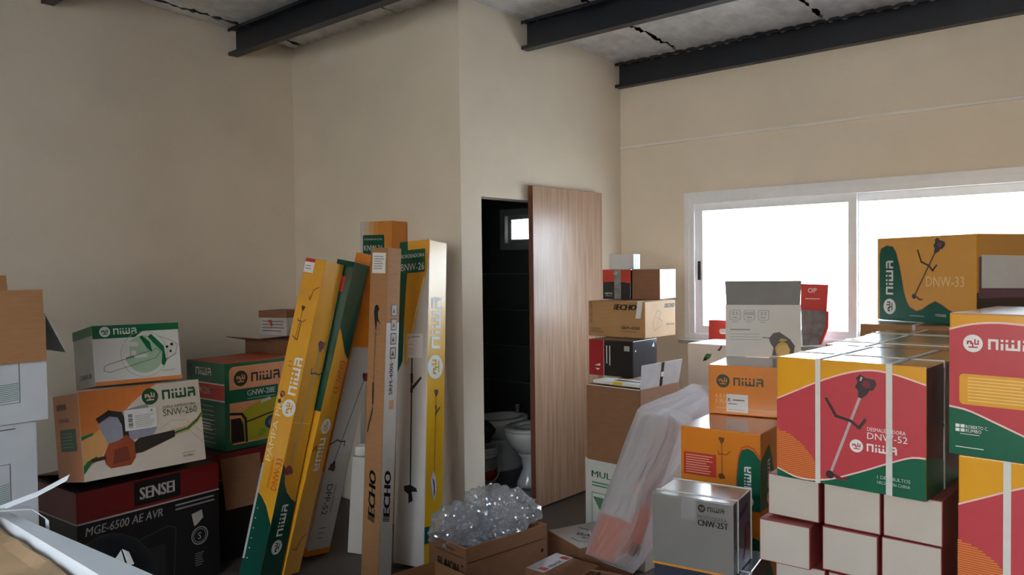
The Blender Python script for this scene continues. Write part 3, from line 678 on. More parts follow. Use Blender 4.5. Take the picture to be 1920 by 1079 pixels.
# grey saw box
c = Carton('silver grey saw box with dark lettering and clear bands, in front of the orange boxes', (2.242, 1.340, .572), -81.2, .269, .214, .232, GREYC, facem={'T': mat('glossy_brown_lid', '#5d4438', .12, .15, 5, .05, 15, coat=.7), 'R': mat('blue_grey_side_print', '#5a6078', .25, .35, 4, coat=.4)})
c.niwa('F', K_, GREYC, .575, .855, .0145, lay=2)
c.text('F', ink('#4a4846'), 'MOTOSIERRA', .575, .735, .0135, width=.094, lay=2); c.text('F', K_, 'CNW-25T', .575, .645, .020, width=.097, lay=2, bold=.03)
c.rect('F', 'orange_stripe', ORGI, 0, .0, 1, .03, 1); c.rect('F', 'tape_patch', ink('#8f8c8a', .15), .37, .70, .55, .99, 1)
c.poly('R', 'machine_picture', ink('#8a3a34'), [(.5, .1), (.62, .3), (.58, .55), (.75, .6), (.85, .3), (.8, .12)], 2); c.poly('R', 'machine_picture', ink('#2d3040'), [(.2, .7), (.75, .8), (.72, .86), (.2, .78)], 2)
c.strap_y(.22, .007); c.strap_y(.93, .007); c.done()
c = Carton('dark glossy carton under the silver grey saw box', (2.26, 1.345, 0), -80, .305, .26, .57, mat('dark_blue_grey_cardboard', '#3c3f4c', .25, .15, 5, coat=.4)); c.strap_y(.2, .008); c.done()
# --------------------------------------------------------------- things on the window sill
c = Carton('small red carton with a white name tag at the left end of the window sill', (4.835, 2.446, 1.044), -90, .15, .075, .142, ink('#d2453c'), bev=.002)
c.rrect('F', 'name_tag', W_, .52, .36, 1.0, .60, .014, 1); c.text('F', ink('#b8352c'), 'OREGON', .56, .44, .02, lay=2, width=.06); c.done()
bg_ = empty('blister_pack', (4.872, 1.848, 1.044), (R(-3), R(0), R(-90))); tag(bg_, 'red and grey hanging tool pouch on the sill, right of the open white box', 'pouch')
RP = ink('#d0433e')
def slab(name, pts, y0, y1, m, parent):
    n = len(pts); v = [(a, y0, b) for a, b in pts]+[(a, y1, b) for a, b in pts]
    f = [tuple(range(n)), tuple(range(2*n-1, n-1, -1))]+[(i, n+i, n+(i+1) % n, (i+1) % n) for i in range(n)]
    return mesh_obj(name, v, f, m, parent)
slab('header_card', [(0, .22), (.16, .215), (.168, .38), (.002, .385)], 0, .012, RP, bg_)
slab('pouch_film', [(.02, .0), (.115, .01), (.155, .12), (.158, .218), (.005, .224), (.012, .09)], -.004, .02, mat('grey_blister', '#8e8a8c', .3, .35, 22), bg_)
o = slab('edge_strip', [(.115, .01), (.13, .012), (.172, .12), (.172, .218), (.158, .218), (.155, .12)], 0, .014, RP, bg_)
v_, f_, w_ = text2d('OP', .01)
mesh_obj('lettering', [(.045+a*.03, -.001, .33+b*.03) for a, b in v_], f_, W_, bg_)
mesh_obj('small_print', [(.03, -.001, .29), (.12, -.001, .29), (.12, -.001, .295), (.03, -.001, .295)], [(0, 1, 2, 3)], W_, bg_)
# white printed carton below the sill
c = Carton('pale white carton with a little green leaf mark under the window corner', (4.44, 2.39, 0), -90, .38, .36, 1.065, mat('pale_pinkish_white_card', '#d8cfc8', .55, .06, 6))
c.poly('F', 'leaf_mark', ink('#3d7a4a'), [(.28, .915), (.34, .945), (.43, .945), (.40, .92), (.33, .905)], 1); c.poly('F', 'leaf_mark', K_, [(.27, .90), (.33, .905), (.36, .925), (.30, .918)], 2)
c.poly('F', 'twig_mark', ink('#6a4a40'), [(.52, .968), (.56, .98), (.60, 1.0), (.61, .985), (.57, .965)], 1); c.done()
# --------------------------------------------------------------- corner stack by the door
c = Carton('white carton with green triangle print at the bottom of the corner stack', (3.427, 2.46, 0), -92.8, .38, .36, .528, mat('white_greenish_card', '#c9c8bd', .6, .06, 8))
c.text('F', ink('#3f7a5a'), 'MUL A-1', .12, .82, .035, width=.23, lay=1, bold=.02); c.rows('F', ink('#5a8a6a'), .12, .7, .72, .78, 2, .008, 1)
c.poly('F', 'triangle_print', ink('#4f7a5c'), [(.14, .62), (.86, .62), (.50, .22)], 1); c.stroke('F', 'frame_print', ink('#5a8a6a'), [(.12, .2), (.12, .66), (.88, .66), (.88, .2)], .004, 1); c.done()
c = Carton('plain brown box with an upright pale flap, under the red and black box', (3.399, 2.427, .53), -92.8, .343, .36, .40, KRAFTD)
f_ = c.flap('R', .125, 8, mat('window_lit_card', '#b9b6b6', .5), WHITEC, skew=-.012)  # kraft flap coloured pale grey to paint the window light on it
box_obj('band', .17, .195, -.001, .0055, 0, .125, K_, f_); box_obj('mark', .172, .193, -.002, 0, .05, .075, W_, f_)
c.flap('F', .05, -92, WHITEC); c.done()
for nm, x0, x1, y0, y1, z0, m_, lb in (('booklet', .035, .33, .012, .13, .9375, WHITEC, 'white booklet with a yellow tab lying on the plain brown box'),):
    b_ = empty(nm, (3.399, 2.427, z0), (0, 0, R(-92.8))); tag(b_, lb, 'booklet')
    box_obj('cover', x0, x1, y0, y1, 0, .016, m_, b_, .001); box_obj('blue_band', x0+.1, x1+.0005, y0+.05, y0+.085, .016, .0168, ink('#27324a'), b_)
    box_obj('yellow_tab', x0+.13, x0+.19, y0-.0008, y0+.03, .002, .0168, ink('#d8b83a'), b_)
c = Carton('red and black box on the plain brown box in the corner stack', (3.70, 2.62, .932), -88, .29, .27, .203, BLKC, facem={'R': mat('dark_blue_sheen_card', '#1e2833', .2, .2, 4, coat=.5)})
c.rect('F', 'red_field', ink('#a8262c'), 0, 0, .34, 1, 1); c.stroke('F', 'white_line', W_, [(.345, 0), (.345, 1)], .002, 2)
for k in range(2): c.rect('F', 'small_print', W_, .40+.07*k, .35-.05*k, .42+.07*k, .85, 2)
c.poly('F', 'arrow_mark', W_, [(.12, .27), (.26, .34), (.26, .27)], 2); c.poly('F', 'arrow_mark', W_, [(.14, .2), (.26, .2), (.2, .14)], 2)
c.rect('F', 'label', ink('#a8a5a0'), .80, .72, .92, .86, 2); c.poly('R', 'scuff', W_, [(.05, .72), (.12, .76), (.10, .70)], 1); c.poly('R', 'scuff', W_, [(.78, .78), (.86, .9), (.88, .76)], 1); c.done()
c = Carton('brown trimmer box with black maker name, under the small boxes of the corner stack', (3.869, 2.743, 1.137), -91.8, .40, .329, .21, KRAFTL, facem={'R': mat('window_lit_kraft_side', '#c8a172', .6, .06, 12)})  # brighter kraft on the right side paints window light into the colour
def echo(c, f, x, y, h, w_, rot=0, lay=2, bars=True, mt=None):
    mt = mt or K_
    W, H = c.fr(f)[4:]; cs, sn = math.cos(R(rot)), math.sin(R(rot)); k = 0
    for i in range(3):
        a = i*h*.17; q = [(a, 0), (a+h*.1, 0), (a+h*.1+h*.25, h), (a+h*.25, h)]
        c.add(f, 'logo', mt, [(x*W+cs*p-sn*r, y*H+sn*p+cs*r) for p, r in q], [(0, 1, 2, 3)], lay)
    c.text(f, mt, 'ECHO', x+cs*h*.62/W, y+sn*h*.62/H, h, rot=rot, lay=lay, bold=.07, part='logo', width=w_-h*.62, sh=.25)
echo(c, 'F', .46, .765, .034, .155); c.text('F', K_, 'SRM-4300', .60, .235, .018, lay=2, bold=.02, width=.125)
c.rows('F', TX, .04, .28, .10, .25, 5, .002, 2); c.rows('F', TX, .6, .92, .15, .19, 1, .003, 2)
c.text('F', ink('#6a4f38'), 'ECHO SRM', .08, .40, .018, rot=90, lay=2)
echo(c, 'R', .62, .80, .026, .11); c.text('R', TX, 'SRM-4300', .68, .30, .014, lay=2, width=.09)
c.stroke('R', 'machine_sketch', TX, [(.3, .2), (.25, .4), (.33, .62), (.4, .75), (.5, .68), (.45, .5), (.55, .45), (.5, .3), (.36, .22), (.3, .2)], .002, 2); c.stroke('R', 'machine_sketch', TX, [(.38, .3), (.48, .52), (.36, .56)], .0015, 2)
c.done()
bt = ribbon('paper_strip', [(.375, .01, .214), (.372, -.004, .213), (.366, -.007, .16), (.36, -.01, .115)], (1, 0, 0), .035, PAPER, c.e)
c = Carton('small red and black box with a grey tape strip, topmost level of the corner stack', (4.064, 2.770, 1.349), -80, .186, .20, .182, BLKC, bev=.003)
c.poly('F', 'red_field', ink('#c8402f'), [(0, .57), (.5, .60), (1, .54), (1, 1), (0, 1)], 1); c.rect('F', 'tape', mat('grey_tape', '#8d8c88', .3, .3, 25), .42, 0, .66, 1.0, 3)
c.text('F', ink('#f0d8c8'), 'GP', .40, .83, .016, lay=4, bold=.01); c.text('F', W_, 'alpha', .08, .17, .014, lay=2, bold=.02, width=.05); c.rows('F', W_, .1, .4, .09, .13, 1, .002, 2); c.done()
c = Carton('brown box with a white label on its end, beside the small red and black box', (4.095, 2.577, 1.349), -81, .177, .274, .182, KRAFTD, bev=.003)
c.rect('R', 'label', PAPER, .02, .02, .98, .99, 1); c.rows('R', ink('#b8c8d8'), .1, .9, .80, .86, 1, .006, 2); c.rows('R', ink('#cfcfd2'), .4, .9, .15, .6, 4, .003, 2); c.done()
c = Carton('small white box with blue stripes on its end, on top of the corner stack', (4.10, 2.745, 1.533), -76, .158, .13, .092, WHITEC, bev=.002)
for x in (.12, .45): c.poly('R', 'blue_print', ink('#2f62b8'), [(x, .05), (x+.16, .05), (x+.30, .5), (x+.20, .5), (x+.36, .95), (x+.2, .95), (x+.05, .5), (x+.14, .5)], 1)
c.done()
# --------------------------------------------------------------- tall leaning boxes
LEAN = 'tall tool cartons leaning by the wall'
# yellow leaning carton, nearest
c = Carton('yellow leaning carton with green foot, leftmost of the tall cartons', (1.979, 3.496, .045), -76.4, .130, .145, 1.609, YELC, rx=-10, ry=7.9, name='tall_carton', group=LEAN)
c.rect('F', 'sticker', PAPER, .03, .955, .50, .997, 2); c.rect('F', 'sticker_band', ink('#b8322c'), .03, .988, .50, .999, 3); c.rows('F', K_, .08, .42, .963, .98, 2, .003, 3)
c.stroke('F', 'handle_drawing', ink('#7a3a1c'), [(.55, .885), (.62, .872), (.72, .905), (.95, .915)], .004, 2)
c.trimmer('F', .40, .842, .30, .742, .036, ink('#8a5a20'), ink('#4a2018'), ink('#8a2a20'), 2, blade='none')
c.stroke('F', 'handle_sketch', ink('#5a2a18'), [(.16, .755), (.42, .745), (.44, .80)], .004, 3)
c.rows('F', ink('#7a3a1c'), .25, .45, .655, .685, 2, .003, 2)
c.disc('F', 'guard_picture', ink('#8a2a20'), .27, .575, .016, 2); c.disc('F', 'knob_picture', K_, .20, .553, .010, 3)
c.niwa('F', W_, YELI, .90, .512, .050, rot=90, lay=3)
c.text('F', ink('#f2d9a0'), 'PAMPA PRO', .36, .37, .034, rot=90, width=.34, lay=2)
c.text('F', ink('#c8401e'), 'DNW-33', .92, .290, .036, rot=90, width=.155, lay=3); c.text('F', ink('#c8401e'), 'DESMALEZADORA', .55, .292, .015, rot=90, width=.15, lay=3)
c.poly('F', 'green_field', DGRN, [(0, 0), (0, .275), (.3, .262), (.6, .24), (1, .19), (1, 0)], 1)
c.rect('F', 'white_edge', ink('#b9b6ae'), 0, .07, .10, .36, 2); c.rows('F', W_, .2, .26, .06, .24, 6, .004, 2)
c.poly('R', 'green_field', DGRN, [(0, 0), (0, .375), (.12, .36), (.25, .315), (.45, .285), (.75, .262), (1, .25), (1, 0)], 1)
c.trimmer('R', .66, .735, .36, .355, .075, ink('#a8a8a8'), ink('#4a5060'), ink('#a03038'), 3)
c.niwa('R', W_, DGRN, .66, .095, .042, rot=90, lay=3); c.stroke('R', 'crease', ink('#f0d090'), [(.02, .50), (.9, .495)], .003, 2)
c.done()
# second, upside down
c = Carton('leaning carton, dark green at the top and yellow below, second of the tall cartons', (2.140, 3.506, .045), -73.6, .108, .13, 1.607, YELC, rx=-9.3, ry=10.1, name='tall_carton', group=LEAN, facem={'T': DGRN})
c.poly('R', 'green_field', DGRN, [(0, 1), (1, 1), (1, .69), (.7, .71), (.4, .745), (.15, .775), (0, .79)], 1)
c.rect('F', 'green_field', DGRN, 0, .52, 1, 1, 1); c.rect('F', 'sticker', ink('#b8322c'), .2, .90, .7, .95, 2)
c.text('R', ink('#c8401e'), 'DNW-33', .50, .685, .04, rot=-90, width=.17, lay=3); c.text('R', ink('#c8401e'), 'DESMALEZADORA', .82, .685, .015, rot=-90, width=.16, lay=3)
c.niwa('R', W_, YELI, .36, .497, .046, rot=-90, lay=3); c.stroke('R', 'hook_print', ink('#5a2a18'), [(.05, .395), (.2, .41), (.28, .395)], .006, 3)
c.stroke('R', 'handle_drawing', ink('#7a3a1c'), [(.2, .085), (.45, .08), (.6, .11), (.85, .125)], .005, 3); c.done()
# third: orange over white
c = Carton('leaning carton, orange above and whitish below, third of the tall cartons', (2.394, 3.676, .045), -85.1, .122, .170, 1.645, ORGC, rx=-8, ry=10.8, name='tall_carton', group=LEAN, facem={'T': DREDC, 'R': mat('off_white_print', '#c9c3bb', .4, .05, 8)})
c.rect('F', 'white_field', ink('#c9c3bb'), 0, .03, 1, .285, 1); c.text('F', ink('#eadfc8'), 'PAMPA PRO', .8, .335, .05, rot=90, width=.36, lay=2)
c.text('F', K_, 'DPP-52', .85, .035, .045, rot=90, width=.2, lay=2); c.trimmer('F', .5, .86, .3, .70, .045, ink('#8a5a20'), ink('#4a2018'), ink('#8a2a20'), 2, blade='none')
c.disc('F', 'guard_picture', ink('#8a2a20'), .6, .60, .02, 2)
c.rect('R', 'orange_field', ORGC, 0, .70, 1, 1, 1); c.rect('R', 'orange_foot', ORGC, 0, 0, 1, .02, 1)
c.trimmer('R', .30, .305, .85, .60, .075, ink('#7d7a78'), ink('#2d2a2a'), ink('#8a2a2a'), 3)
c.text('R', K_, 'DPP-52', .26, .24, .042, rot=-90, width=.17, lay=3); c.text('R', TX, 'DESMALEZADORA', .58, .24, .016, rot=-90, width=.16, lay=3); c.rows('R', TX, .3, .6, .05, .10, 3, .004, 3); c.done()
# white tube stub and white carton between
c = Carton('slim white carton standing in the gap between the leaning and the brown carton', (2.619, 3.476, .006), -62.9, .083, .08, .526, mat('off_white_card', '#c4bdb4', .6, .05, 8), rx=-2.1, ry=3.1, name='slim_carton'); c.done()
t = empty('white_roll', (2.70, 3.44, .532)); tag(t, 'short white roll lying on the slim white carton', 'roll')
bm = bmesh.new(); lathe(bm, [(.036, 0), (.04, .004), (.04, .05), (.036, .054), (.018, .054), (.018, .0)], 20); bm_obj('roll_body', bm, WHITEC, t, True)
# brown ECHO carton
c = Carton('slim brown carton with black vertical maker name, upright in front of the tall cartons', (2.400, 3.084, .006), -84.8, .118, .090, 1.653, KRAFT, rx=-2.1, ry=1.7, name='tall_carton', group=LEAN)
c.rect('F', 'sticker', PAPER, .12, .925, .88, .985, 2); c.rows('F', TX, .2, .8, .935, .978, 6, .003, 3)
c.poly('F', 'machine_sketch', K_, [(.30, .81), (.36, .83), (.5, .832), (.62, .82), (.52, .81), (.56, .79), (.72, .775), (.5, .785), (.44, .755), (.36, .78)], 2); c.stroke('F', 'shaft_sketch', TX, [(.42, .75), (.40, .62), (.38, .49)], .004, 2)
c.ring('F', 'loop_sketch', TX, .5, .755, .020, .002, 2); c.stroke('F', 'grip_sketch', K_, [(.38, .60), (.4, .54)], .010, 3); c.stroke('F', 'handle_sketch', K_, [(.4, .525), (.2, .475), (.15, .455)], .007, 3)
echo(c, 'F', .70, .190, .046, .245, rot=90)
c.rect('R', 'sheen_strip', mat('painted_window_sheen', '#bdb6ae', .3, .05, 20, coat=.5), .02, .0, .98, .78, 1)  # pale grey paints the window's reflection on clear tape
for k in range(4):
    y0 = .80-.042*k
    c.rect('R', 'icon#%d' % k, K_, .35, y0, .80, y0+.034, 2); c.rect('R', 'icon#%d' % k, ink('#a89a88'), .40, y0+.003, .75, y0+.031, 3); c.poly('R', 'icon#%d' % k, K_, [(.45, y0+.009), (.55, y0+.024), (.66, y0+.010)], 4)
c.stroke('R', 'curve_mark', TX, [(.3, .635), (.45, .64), (.52, .655), (.45, .68)], .003, 2); c.text('R', K_, 'SRM-400S', .62, .568, .024, rot=90, width=.155, lay=2, bold=.02); c.rect('R', 'seal', KRAFTL, .4, .525, .75, .552, 2)
echo(c, 'R', .72, .190, .046, .245, rot=90); c.done()
# KNW box behind
c = Carton('tallest carton with white to orange fade and green tag, behind the slim brown carton', (3.054, 3.912, .004), -81, .257, .136, 1.841, mat('orange_print', '#d98a35', .35, .06, 4), rx=-.5, ry=.7, name='tall_carton', group=LEAN)
for k, col in enumerate(('#cfc9c2', '#d8bfa0', '#dda873', '#db9850')): c.rect('F', 'fade_stripe#%d' % k, ink(col), .0+.14*k, 0, .14+.14*k, 1, 1)
c.rrect('F', 'tag', ink('#0d4f3a'), .09, .89, .76, .955, .008, 2); c.text('F', W_, 'CORTADORA DE ALTURA', .13, .938, .010, width=.145, lay=3); c.text('F', W_, 'KNW-26', .13, .903, .034, width=.15, lay=3); c.done()
# yellow trimmer carton
c = Carton('leaning white and yellow trimmer carton with green tag, rightmost of the tall cartons', (2.660, 3.144, .018), -83.6, .208, .147, 1.691, mat('pale_grey_white_print', '#cdc9c2', .4, .05, 6), rx=-6.7, ry=-3.3, name='tall_carton', group=LEAN, facem={'R': YELB, 'L': GRNC, 'T': YELB})
c.poly('F', 'yellow_field', YELI, [(.22, 1), (1, 1), (1, .945), (.94, .90), (.70, .80), (.52, .70), (.38, .62), (.25, .60), (.2, .75)], 1)
c.poly('F', 'green_field', ink('#0d4f3a'), [(0, 1), (.27, 1), (.3, .93), (.24, .84), (.2, .74), (.18, .62), (0, .58)], 2); c.stroke('F', 'pale_stripe', ink('#efe6c0'), [(.86, .88), (.62, .78), (.46, .69), (.32, .62)], .006, 2)
c.rrect('F', 'tag', ink('#0d5a3c'), -.0, .898, .88, .972, .008, 3); c.text('F', W_, 'BORDEADORA', .06, .947, .020, width=.165, lay=4); c.text('F', W_, 'BNW-26', .06, .906, .040, width=.165, lay=4)
c.rect('F', 'sticker', PAPER, .34, .63, .86, .705, 6); c.text('F', K_, 'R', .37, .69, .012, lay=7, bold=.02); c.rows('F', TX, .45, .78, .69, .70, 1, .003, 7); c.rows('F', TX, .37, .55, .667, .677, 1, .002, 7); c.rows('F', ink('#8a8782'), .37, .6, .638, .662, 4, .0015, 7)
c.trimmer('F', .50, .655, .53, .215, .10, K_, ink('#232124'), ink('#a02a2c'), 3, bar=False, blade='guard', side=1)
c.niwa('R', ink('#e8efe8'), YELB, .70, .565, .074, rot=90, lay=3)
c.trimmer('R', .52, .52, .48, .27, .05, ink('#8a7a30'), ink('#232124'), ink('#a02a2c'), 3, bar=False, blade='none')
c.poly('R', 'blade_picture', ink('#dfe6ee'), [(.30, .255), (.42, .285), (.58, .26), (.62, .225), (.50, .19), (.40, .215)], 4); c.poly('R', 'blade_stripe', ink('#2a4a9a'), [(.38, .265), (.5, .25), (.54, .22), (.46, .20), (.46, .23)], 5)
c.rect('R', 'teal_patch', ink('#0f5a5a'), .02, .07, .3, .12, 2); c.done()
# --------------------------------------------------------------- left-hand pile
def sensei(lb, pos, yw, w_, d_, h_):
    c = Carton(lb, pos, yw, w_, d_, h_, mat('black_matt_cardboard', '#161516', .5, .12, 7), facem={'T': mat('dark_lid', '#3a1a1a', .5, .1, 7)})
    for f in 'FLR': c.rect(f, 'red_field', ink('#6e1818', .45), 0, .765, 1, 1, 1); c.rect(f, 'white_line', ink('#b5aaa6'), 0, .752, 1, .765, 2)
    return c
c = sensei('black and red generator carton, bottom of the left pile', (1.334, 3.696, 0), 4.3, .696, .50, .58)
c.rect('F', 'maker_plate', ink('#191718'), .37, .79, .70, .985, 2); c.text('F', ink('#d8d2cc'), 'SENSEI', .41, .835, .058, width=.17, lay=3, bold=.03)
c.text('F', ink('#c9c4bf'), 'MGE-6500 AE AVR', .05, .655, .040, width=.36, lay=2, bold=.01, sh=.15)
c.rows('F', ink('#9a9692'), .66, .97, .66, .73, 2, .008, 2, 'small_print', .1)
c.ring('F', 'seal_print', ink('#a8a4a0'), .84, .40, .045, .005, 2); c.ring('F', 'seal_print', ink('#a8a4a0'), .84, .40, .034, .003, 2); c.text('F', ink('#a8a4a0'), 'S', .825, .37, .035, lay=2)
c.poly('F', 'scuff', ink('#b5aca0'), [(.78, .60), (.86, .62), (.87, .55), (.83, .51), (.80, .49), (.79, .54)], 2)
c.stroke('F', 'machine_outline', ink('#46423f'), [(.30, .1), (.28, .42), (.36, .50), (.60, .56), (.66, .53), (.64, .12)], .005, 2); c.rect('F', 'machine_panel', ink('#2b2929'), .33, .1, .58, .42, 2); c.disc('F', 'machine_panel', ink('#383534'), .42, .26, .05, 3)
c.rows('F', ink('#8a8682'), .80, .87, .14, .26, 6, .004, 2)
c.flap('K', .30, -80, KRAFTD, mat('dark_lid', '#3a1a1a', .5), in_=.03); c.done()
c = Carton('white and orange box with a leaf blower picture, middle of the left pile', (1.348, 3.634, .638), 1.5, .565, .28, .393, mat('warm_white_print', '#ddd0c0', .42, .06, 4), rx=-9.6, ry=.8, facem={'L': PEACH, 'T': PEACH})
c.poly('F', 'orange_field', ink('#e0803c'), [(0, 1), (.62, 1), (.52, .92), (.40, .80), (.30, .66), (.2, .6), (.08, .5), (0, .45)], 1); c.poly('F', 'orange_fade', ink('#e3a866'), [(0, .45), (.08, .5), (.18, .58), (.24, .42), (.12, .22), (0, .12)], 1)
c.poly('F', 'grey_panel', ink('#9a9aa8'), [(.13, .60), (.22, .70), (.53, .78), (.60, .50), (.56, .40), (.20, .36)], 2)
c.niwa('F', ink('#1c5a3c'), ink('#e0c0a0'), .49, .80, .045, lay=3)
c.text('F', TX, 'SOPLA ASPIRADORA', .655, .69, .014, width=.165, lay=3); c.text('F', ink('#3b5b38'), 'SNW-260', .655, .60, .033, width=.17, lay=3)
for k, m_ in enumerate((ink('#d09a2c'), ink('#1f7a48'), ink('#d09a2c'))): c.stroke('F', 'swoosh', m_, [(.74, .41-.025*k), (.86, .44-.025*k), (.95, .52-.02*k), (1, .60-.02*k)], .010 if k == 1 else .004, 2)
for a, b_ in ((.45, .52), (.33, .42)): c.stroke('F', 'contour_line', ink('#a8916a'), [(.62, a), (.72, b_+.02), (.85, b_), (.99, a-.12)], .0015, 2)
c.poly('F', 'green_ribbon', ink('#1f7a48'), [(0, .08), (.06, .19), (.12, .23), (.10, .26), (.03, .22), (0, .17)], 2); c.poly('F', 'green_ribbon_tail', ink('#1f7a48'), [(0, .46), (.09, .50), (.09, .53), (0, .50)], 2)
bl = ink('#35302c')
c.stroke('F', 'blower_picture', bl, [(.14, .66), (.22, .72), (.30, .69), (.335, .58), (.34, .40)], .026, 4); c.poly('F', 'blower_picture', bl, [(.36, .30), (.44, .39), (.74, .42), (.74, .34), (.46, .22), (.38, .22)], 4)
c.poly('F', 'blower_picture', ink('#a04a2c'), [(.15, .24), (.20, .38), (.28, .40), (.34, .45), (.40, .36), (.40, .18), (.36, .10), (.20, .10), (.17, .15)], 5); c.poly('F', 'blower_picture', ink('#7a3a28'), [(.22, .14), (.24, .3), (.34, .32), (.36, .16)], 6); c.stroke('F', 'blower_picture', bl, [(.07, .22), (.16, .23)], .016, 5)
c.rect('F', 'sticker', PAPER, .335, .49, .60, .73, 7)
for k in range(9): c.rect('F', 'barcode', K_, .365, .52+.018*k, .40, .52+.018*k+(.011 if k % 3 else .006), 8)
c.rows('F', ink('#a8a49e'), .42, .58, .51, .66, 7, .0025, 8); c.text('F', K_, 'A', .55, .68, .012, lay=8, bold=.02)
c.text('F', ink('#1f4a34'), 'RUMBO', .80, .075, .011, lay=2, bold=.01); c.rows('F', TX, .79, .92, .12, .13, 1, .002, 2)
c.rect('L', 'green_panel', ink('#1c5a3c'), .22, .35, .82, .60, 2); c.rows('L', ink('#7ab090'), .28, .75, .38, .57, 5, .003, 3); c.text('L', ink('#5a3a28'), 'NIWA', .15, .82, .03, lay=2, bold=.02); c.text('L', ink('#5a3a28'), 'SNW-260', .2, .68, .02, lay=2); c.done()
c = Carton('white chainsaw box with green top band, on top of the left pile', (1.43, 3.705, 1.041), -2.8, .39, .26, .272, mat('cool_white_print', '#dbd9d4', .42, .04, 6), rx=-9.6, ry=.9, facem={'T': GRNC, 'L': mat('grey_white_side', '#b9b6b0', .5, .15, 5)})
G3 = ink('#0c6a41'); c.poly('F', 'green_band', G3, [(0, .78), (.47, .78), (.56, .88), (1, .88), (1, 1), (0, 1)], 1); c.rect('F', 'orange_stripe', ink('#e08a4a'), 0, 0, 1, .065, 1)
c.niwa('F', W_, G3, .075, .84, .028, lay=3); c.disc('F', 'pale_circle', ink('#a8c4a8'), .57, .48, .088, 1); c.ring('F', 'pale_circle', ink('#b8b6b0'), .57, .48, .108, .003, 1)
for q in ((.33, .42, .40, .70), (.33, .62, .50, .70), (.42, .42, .47, .55), (.42, .42, .60, .48)): c.rect('F', 'pale_monogram', ink('#d5d9cf'), *q, 2)
c.stroke('F', 'saw_outline', K_, [(.10, .24), (.105, .31), (.16, .345), (.72, .56), (.76, .50), (.70, .40), (.16, .21), (.10, .24)], .0018, 3)
c.poly('F', 'saw_picture', G3, [(.62, .78), (.66, .82), (.80, .60), (.82, .34), (.79, .25), (.76, .29), (.78, .50), (.68, .66)], 4); c.poly('F', 'saw_picture', G3, [(.52, .78), (.55, .80), (.64, .68), (.66, .50), (.60, .58)], 4)
c.stroke('F', 'saw_outline', K_, [(.74, .78), (.88, .70), (.97, .62), (.94, .45), (.82, .36)], .0016, 3); c.disc('F', 'saw_picture', K_, .84, .58, .006, 4); c.disc('F', 'saw_picture', K_, .90, .62, .007, 4); c.disc('F', 'saw_picture', K_, .88, .50, .006, 4)
c.text('F', ink('#2f6a48'), 'niwa', .36, .41, .014, rot=9, lay=4, bold=.02); c.rows('F', TX, .76, .95, .15, .19, 2, .0012, 2)
c.rect('L', 'green_band', G3, 0, .84, 1, 1, 1); c.text('L', K_, 'CNW-38', .28, .14, .024, lay=2, bold=.01, width=.15); c.text('L', K_, 'S', .88, .60, .02, lay=2); c.done()
# generator box
c = Carton('green box with a yellow generator picture, right of the left pile', (2.137, 4.278, .582), -87.1, .378, .45, .473, GRNC, facem={'T': mat('red_orange_lid', '#b84a2a', .45, .1, 5)})
c.niwa('F', W_, GRNI, .02, .845, .042, lay=3, mdisc=ink('#2a3a34')); c.rect('F', 'red_band', ink('#d0402c'), 0, .575, 1, .75, 1); c.rect('F', 'white_line', W_, 0, .75, 1, .765, 2); c.rect('F', 'white_line', W_, 0, .56, 1, .575, 2)
c.text('F', W_, 'GNW-28E', .12, .635, .035, width=.2, lay=2, bold=.02); c.rows('F', W_, .40, .80, .05, .52, 9, .003, 2); c.rows('F', W_, .40, .7, .2, .35, 4, .007, 2); c.rect('F', 'side_label', PAPER, .32, .14, .38, .5, 2)
c.rrect('R', 'peach_panel', ink('#e09a70'), .06, .06, 1.0, .955, .03, 1); c.niwa('R', ink('#2c3a24'), ink('#e09a70'), .12, .76, .05, lay=3)
c.rect('R', 'model_band', GRNI, 0, .54, .74, .69, 2); c.text('R', W_, 'GNW-28E', .30, .60, .032, width=.18, lay=3, bold=.02); c.rows('R', ink('#8ac0a0'), .30, .72, .555, .58, 1, .004, 3)
yg = ink('#a8a028'); dkg = ink('#1c1c1e')
c.poly('R', 'generator_picture', yg, [(.22, .08), (.22, .42), (.34, .48), (.55, .54), (.72, .56), (1, .58), (1, .08)], 2); c.stroke('R', 'generator_picture', dkg, [(.07, .42), (.22, .40), (.27, .34), (.28, .08)], .014, 4)
c.poly('R', 'generator_picture', dkg, [(.07, .08), (.07, .36), (.20, .36), (.24, .28), (.25, .08)], 3); c.poly('R', 'generator_picture', ink('#c9c7bd'), [(.48, .49), (.64, .52), (.62, .555), (.50, .53)], 4); c.stroke('R', 'generator_picture', dkg, [(.28, .30), (.6, .36), (1, .40)], .008, 4)
c.disc('R', 'generator_picture', ink('#2b3d5a'), .66, .25, .055, 4, .04); c.disc('R', 'generator_picture', ink('#6a7280'), .66, .25, .035, 5, .025); c.poly('R', 'generator_picture', ink('#7a9a30'), [(.42, .12), (.5, .2), (.56, .16), (.5, .1)], 4)
c.flap('R', .16, -95, mat('red_orange_lid', '#b84a2a', .45), in_=.01); c.done()
c = sensei('second black and red carton under the green generator box, brown flap hanging open', (2.095, 3.895, 0), -3, .27, .42, .579)
c.rows('F', ink('#a8a4a0'), .55, .9, .62, .70, 2, .006, 2)
f_ = c.flap('F', .27, 172, KRAFT, KRAFTD, in_=.02, z=.55, skew=.01); c.done()
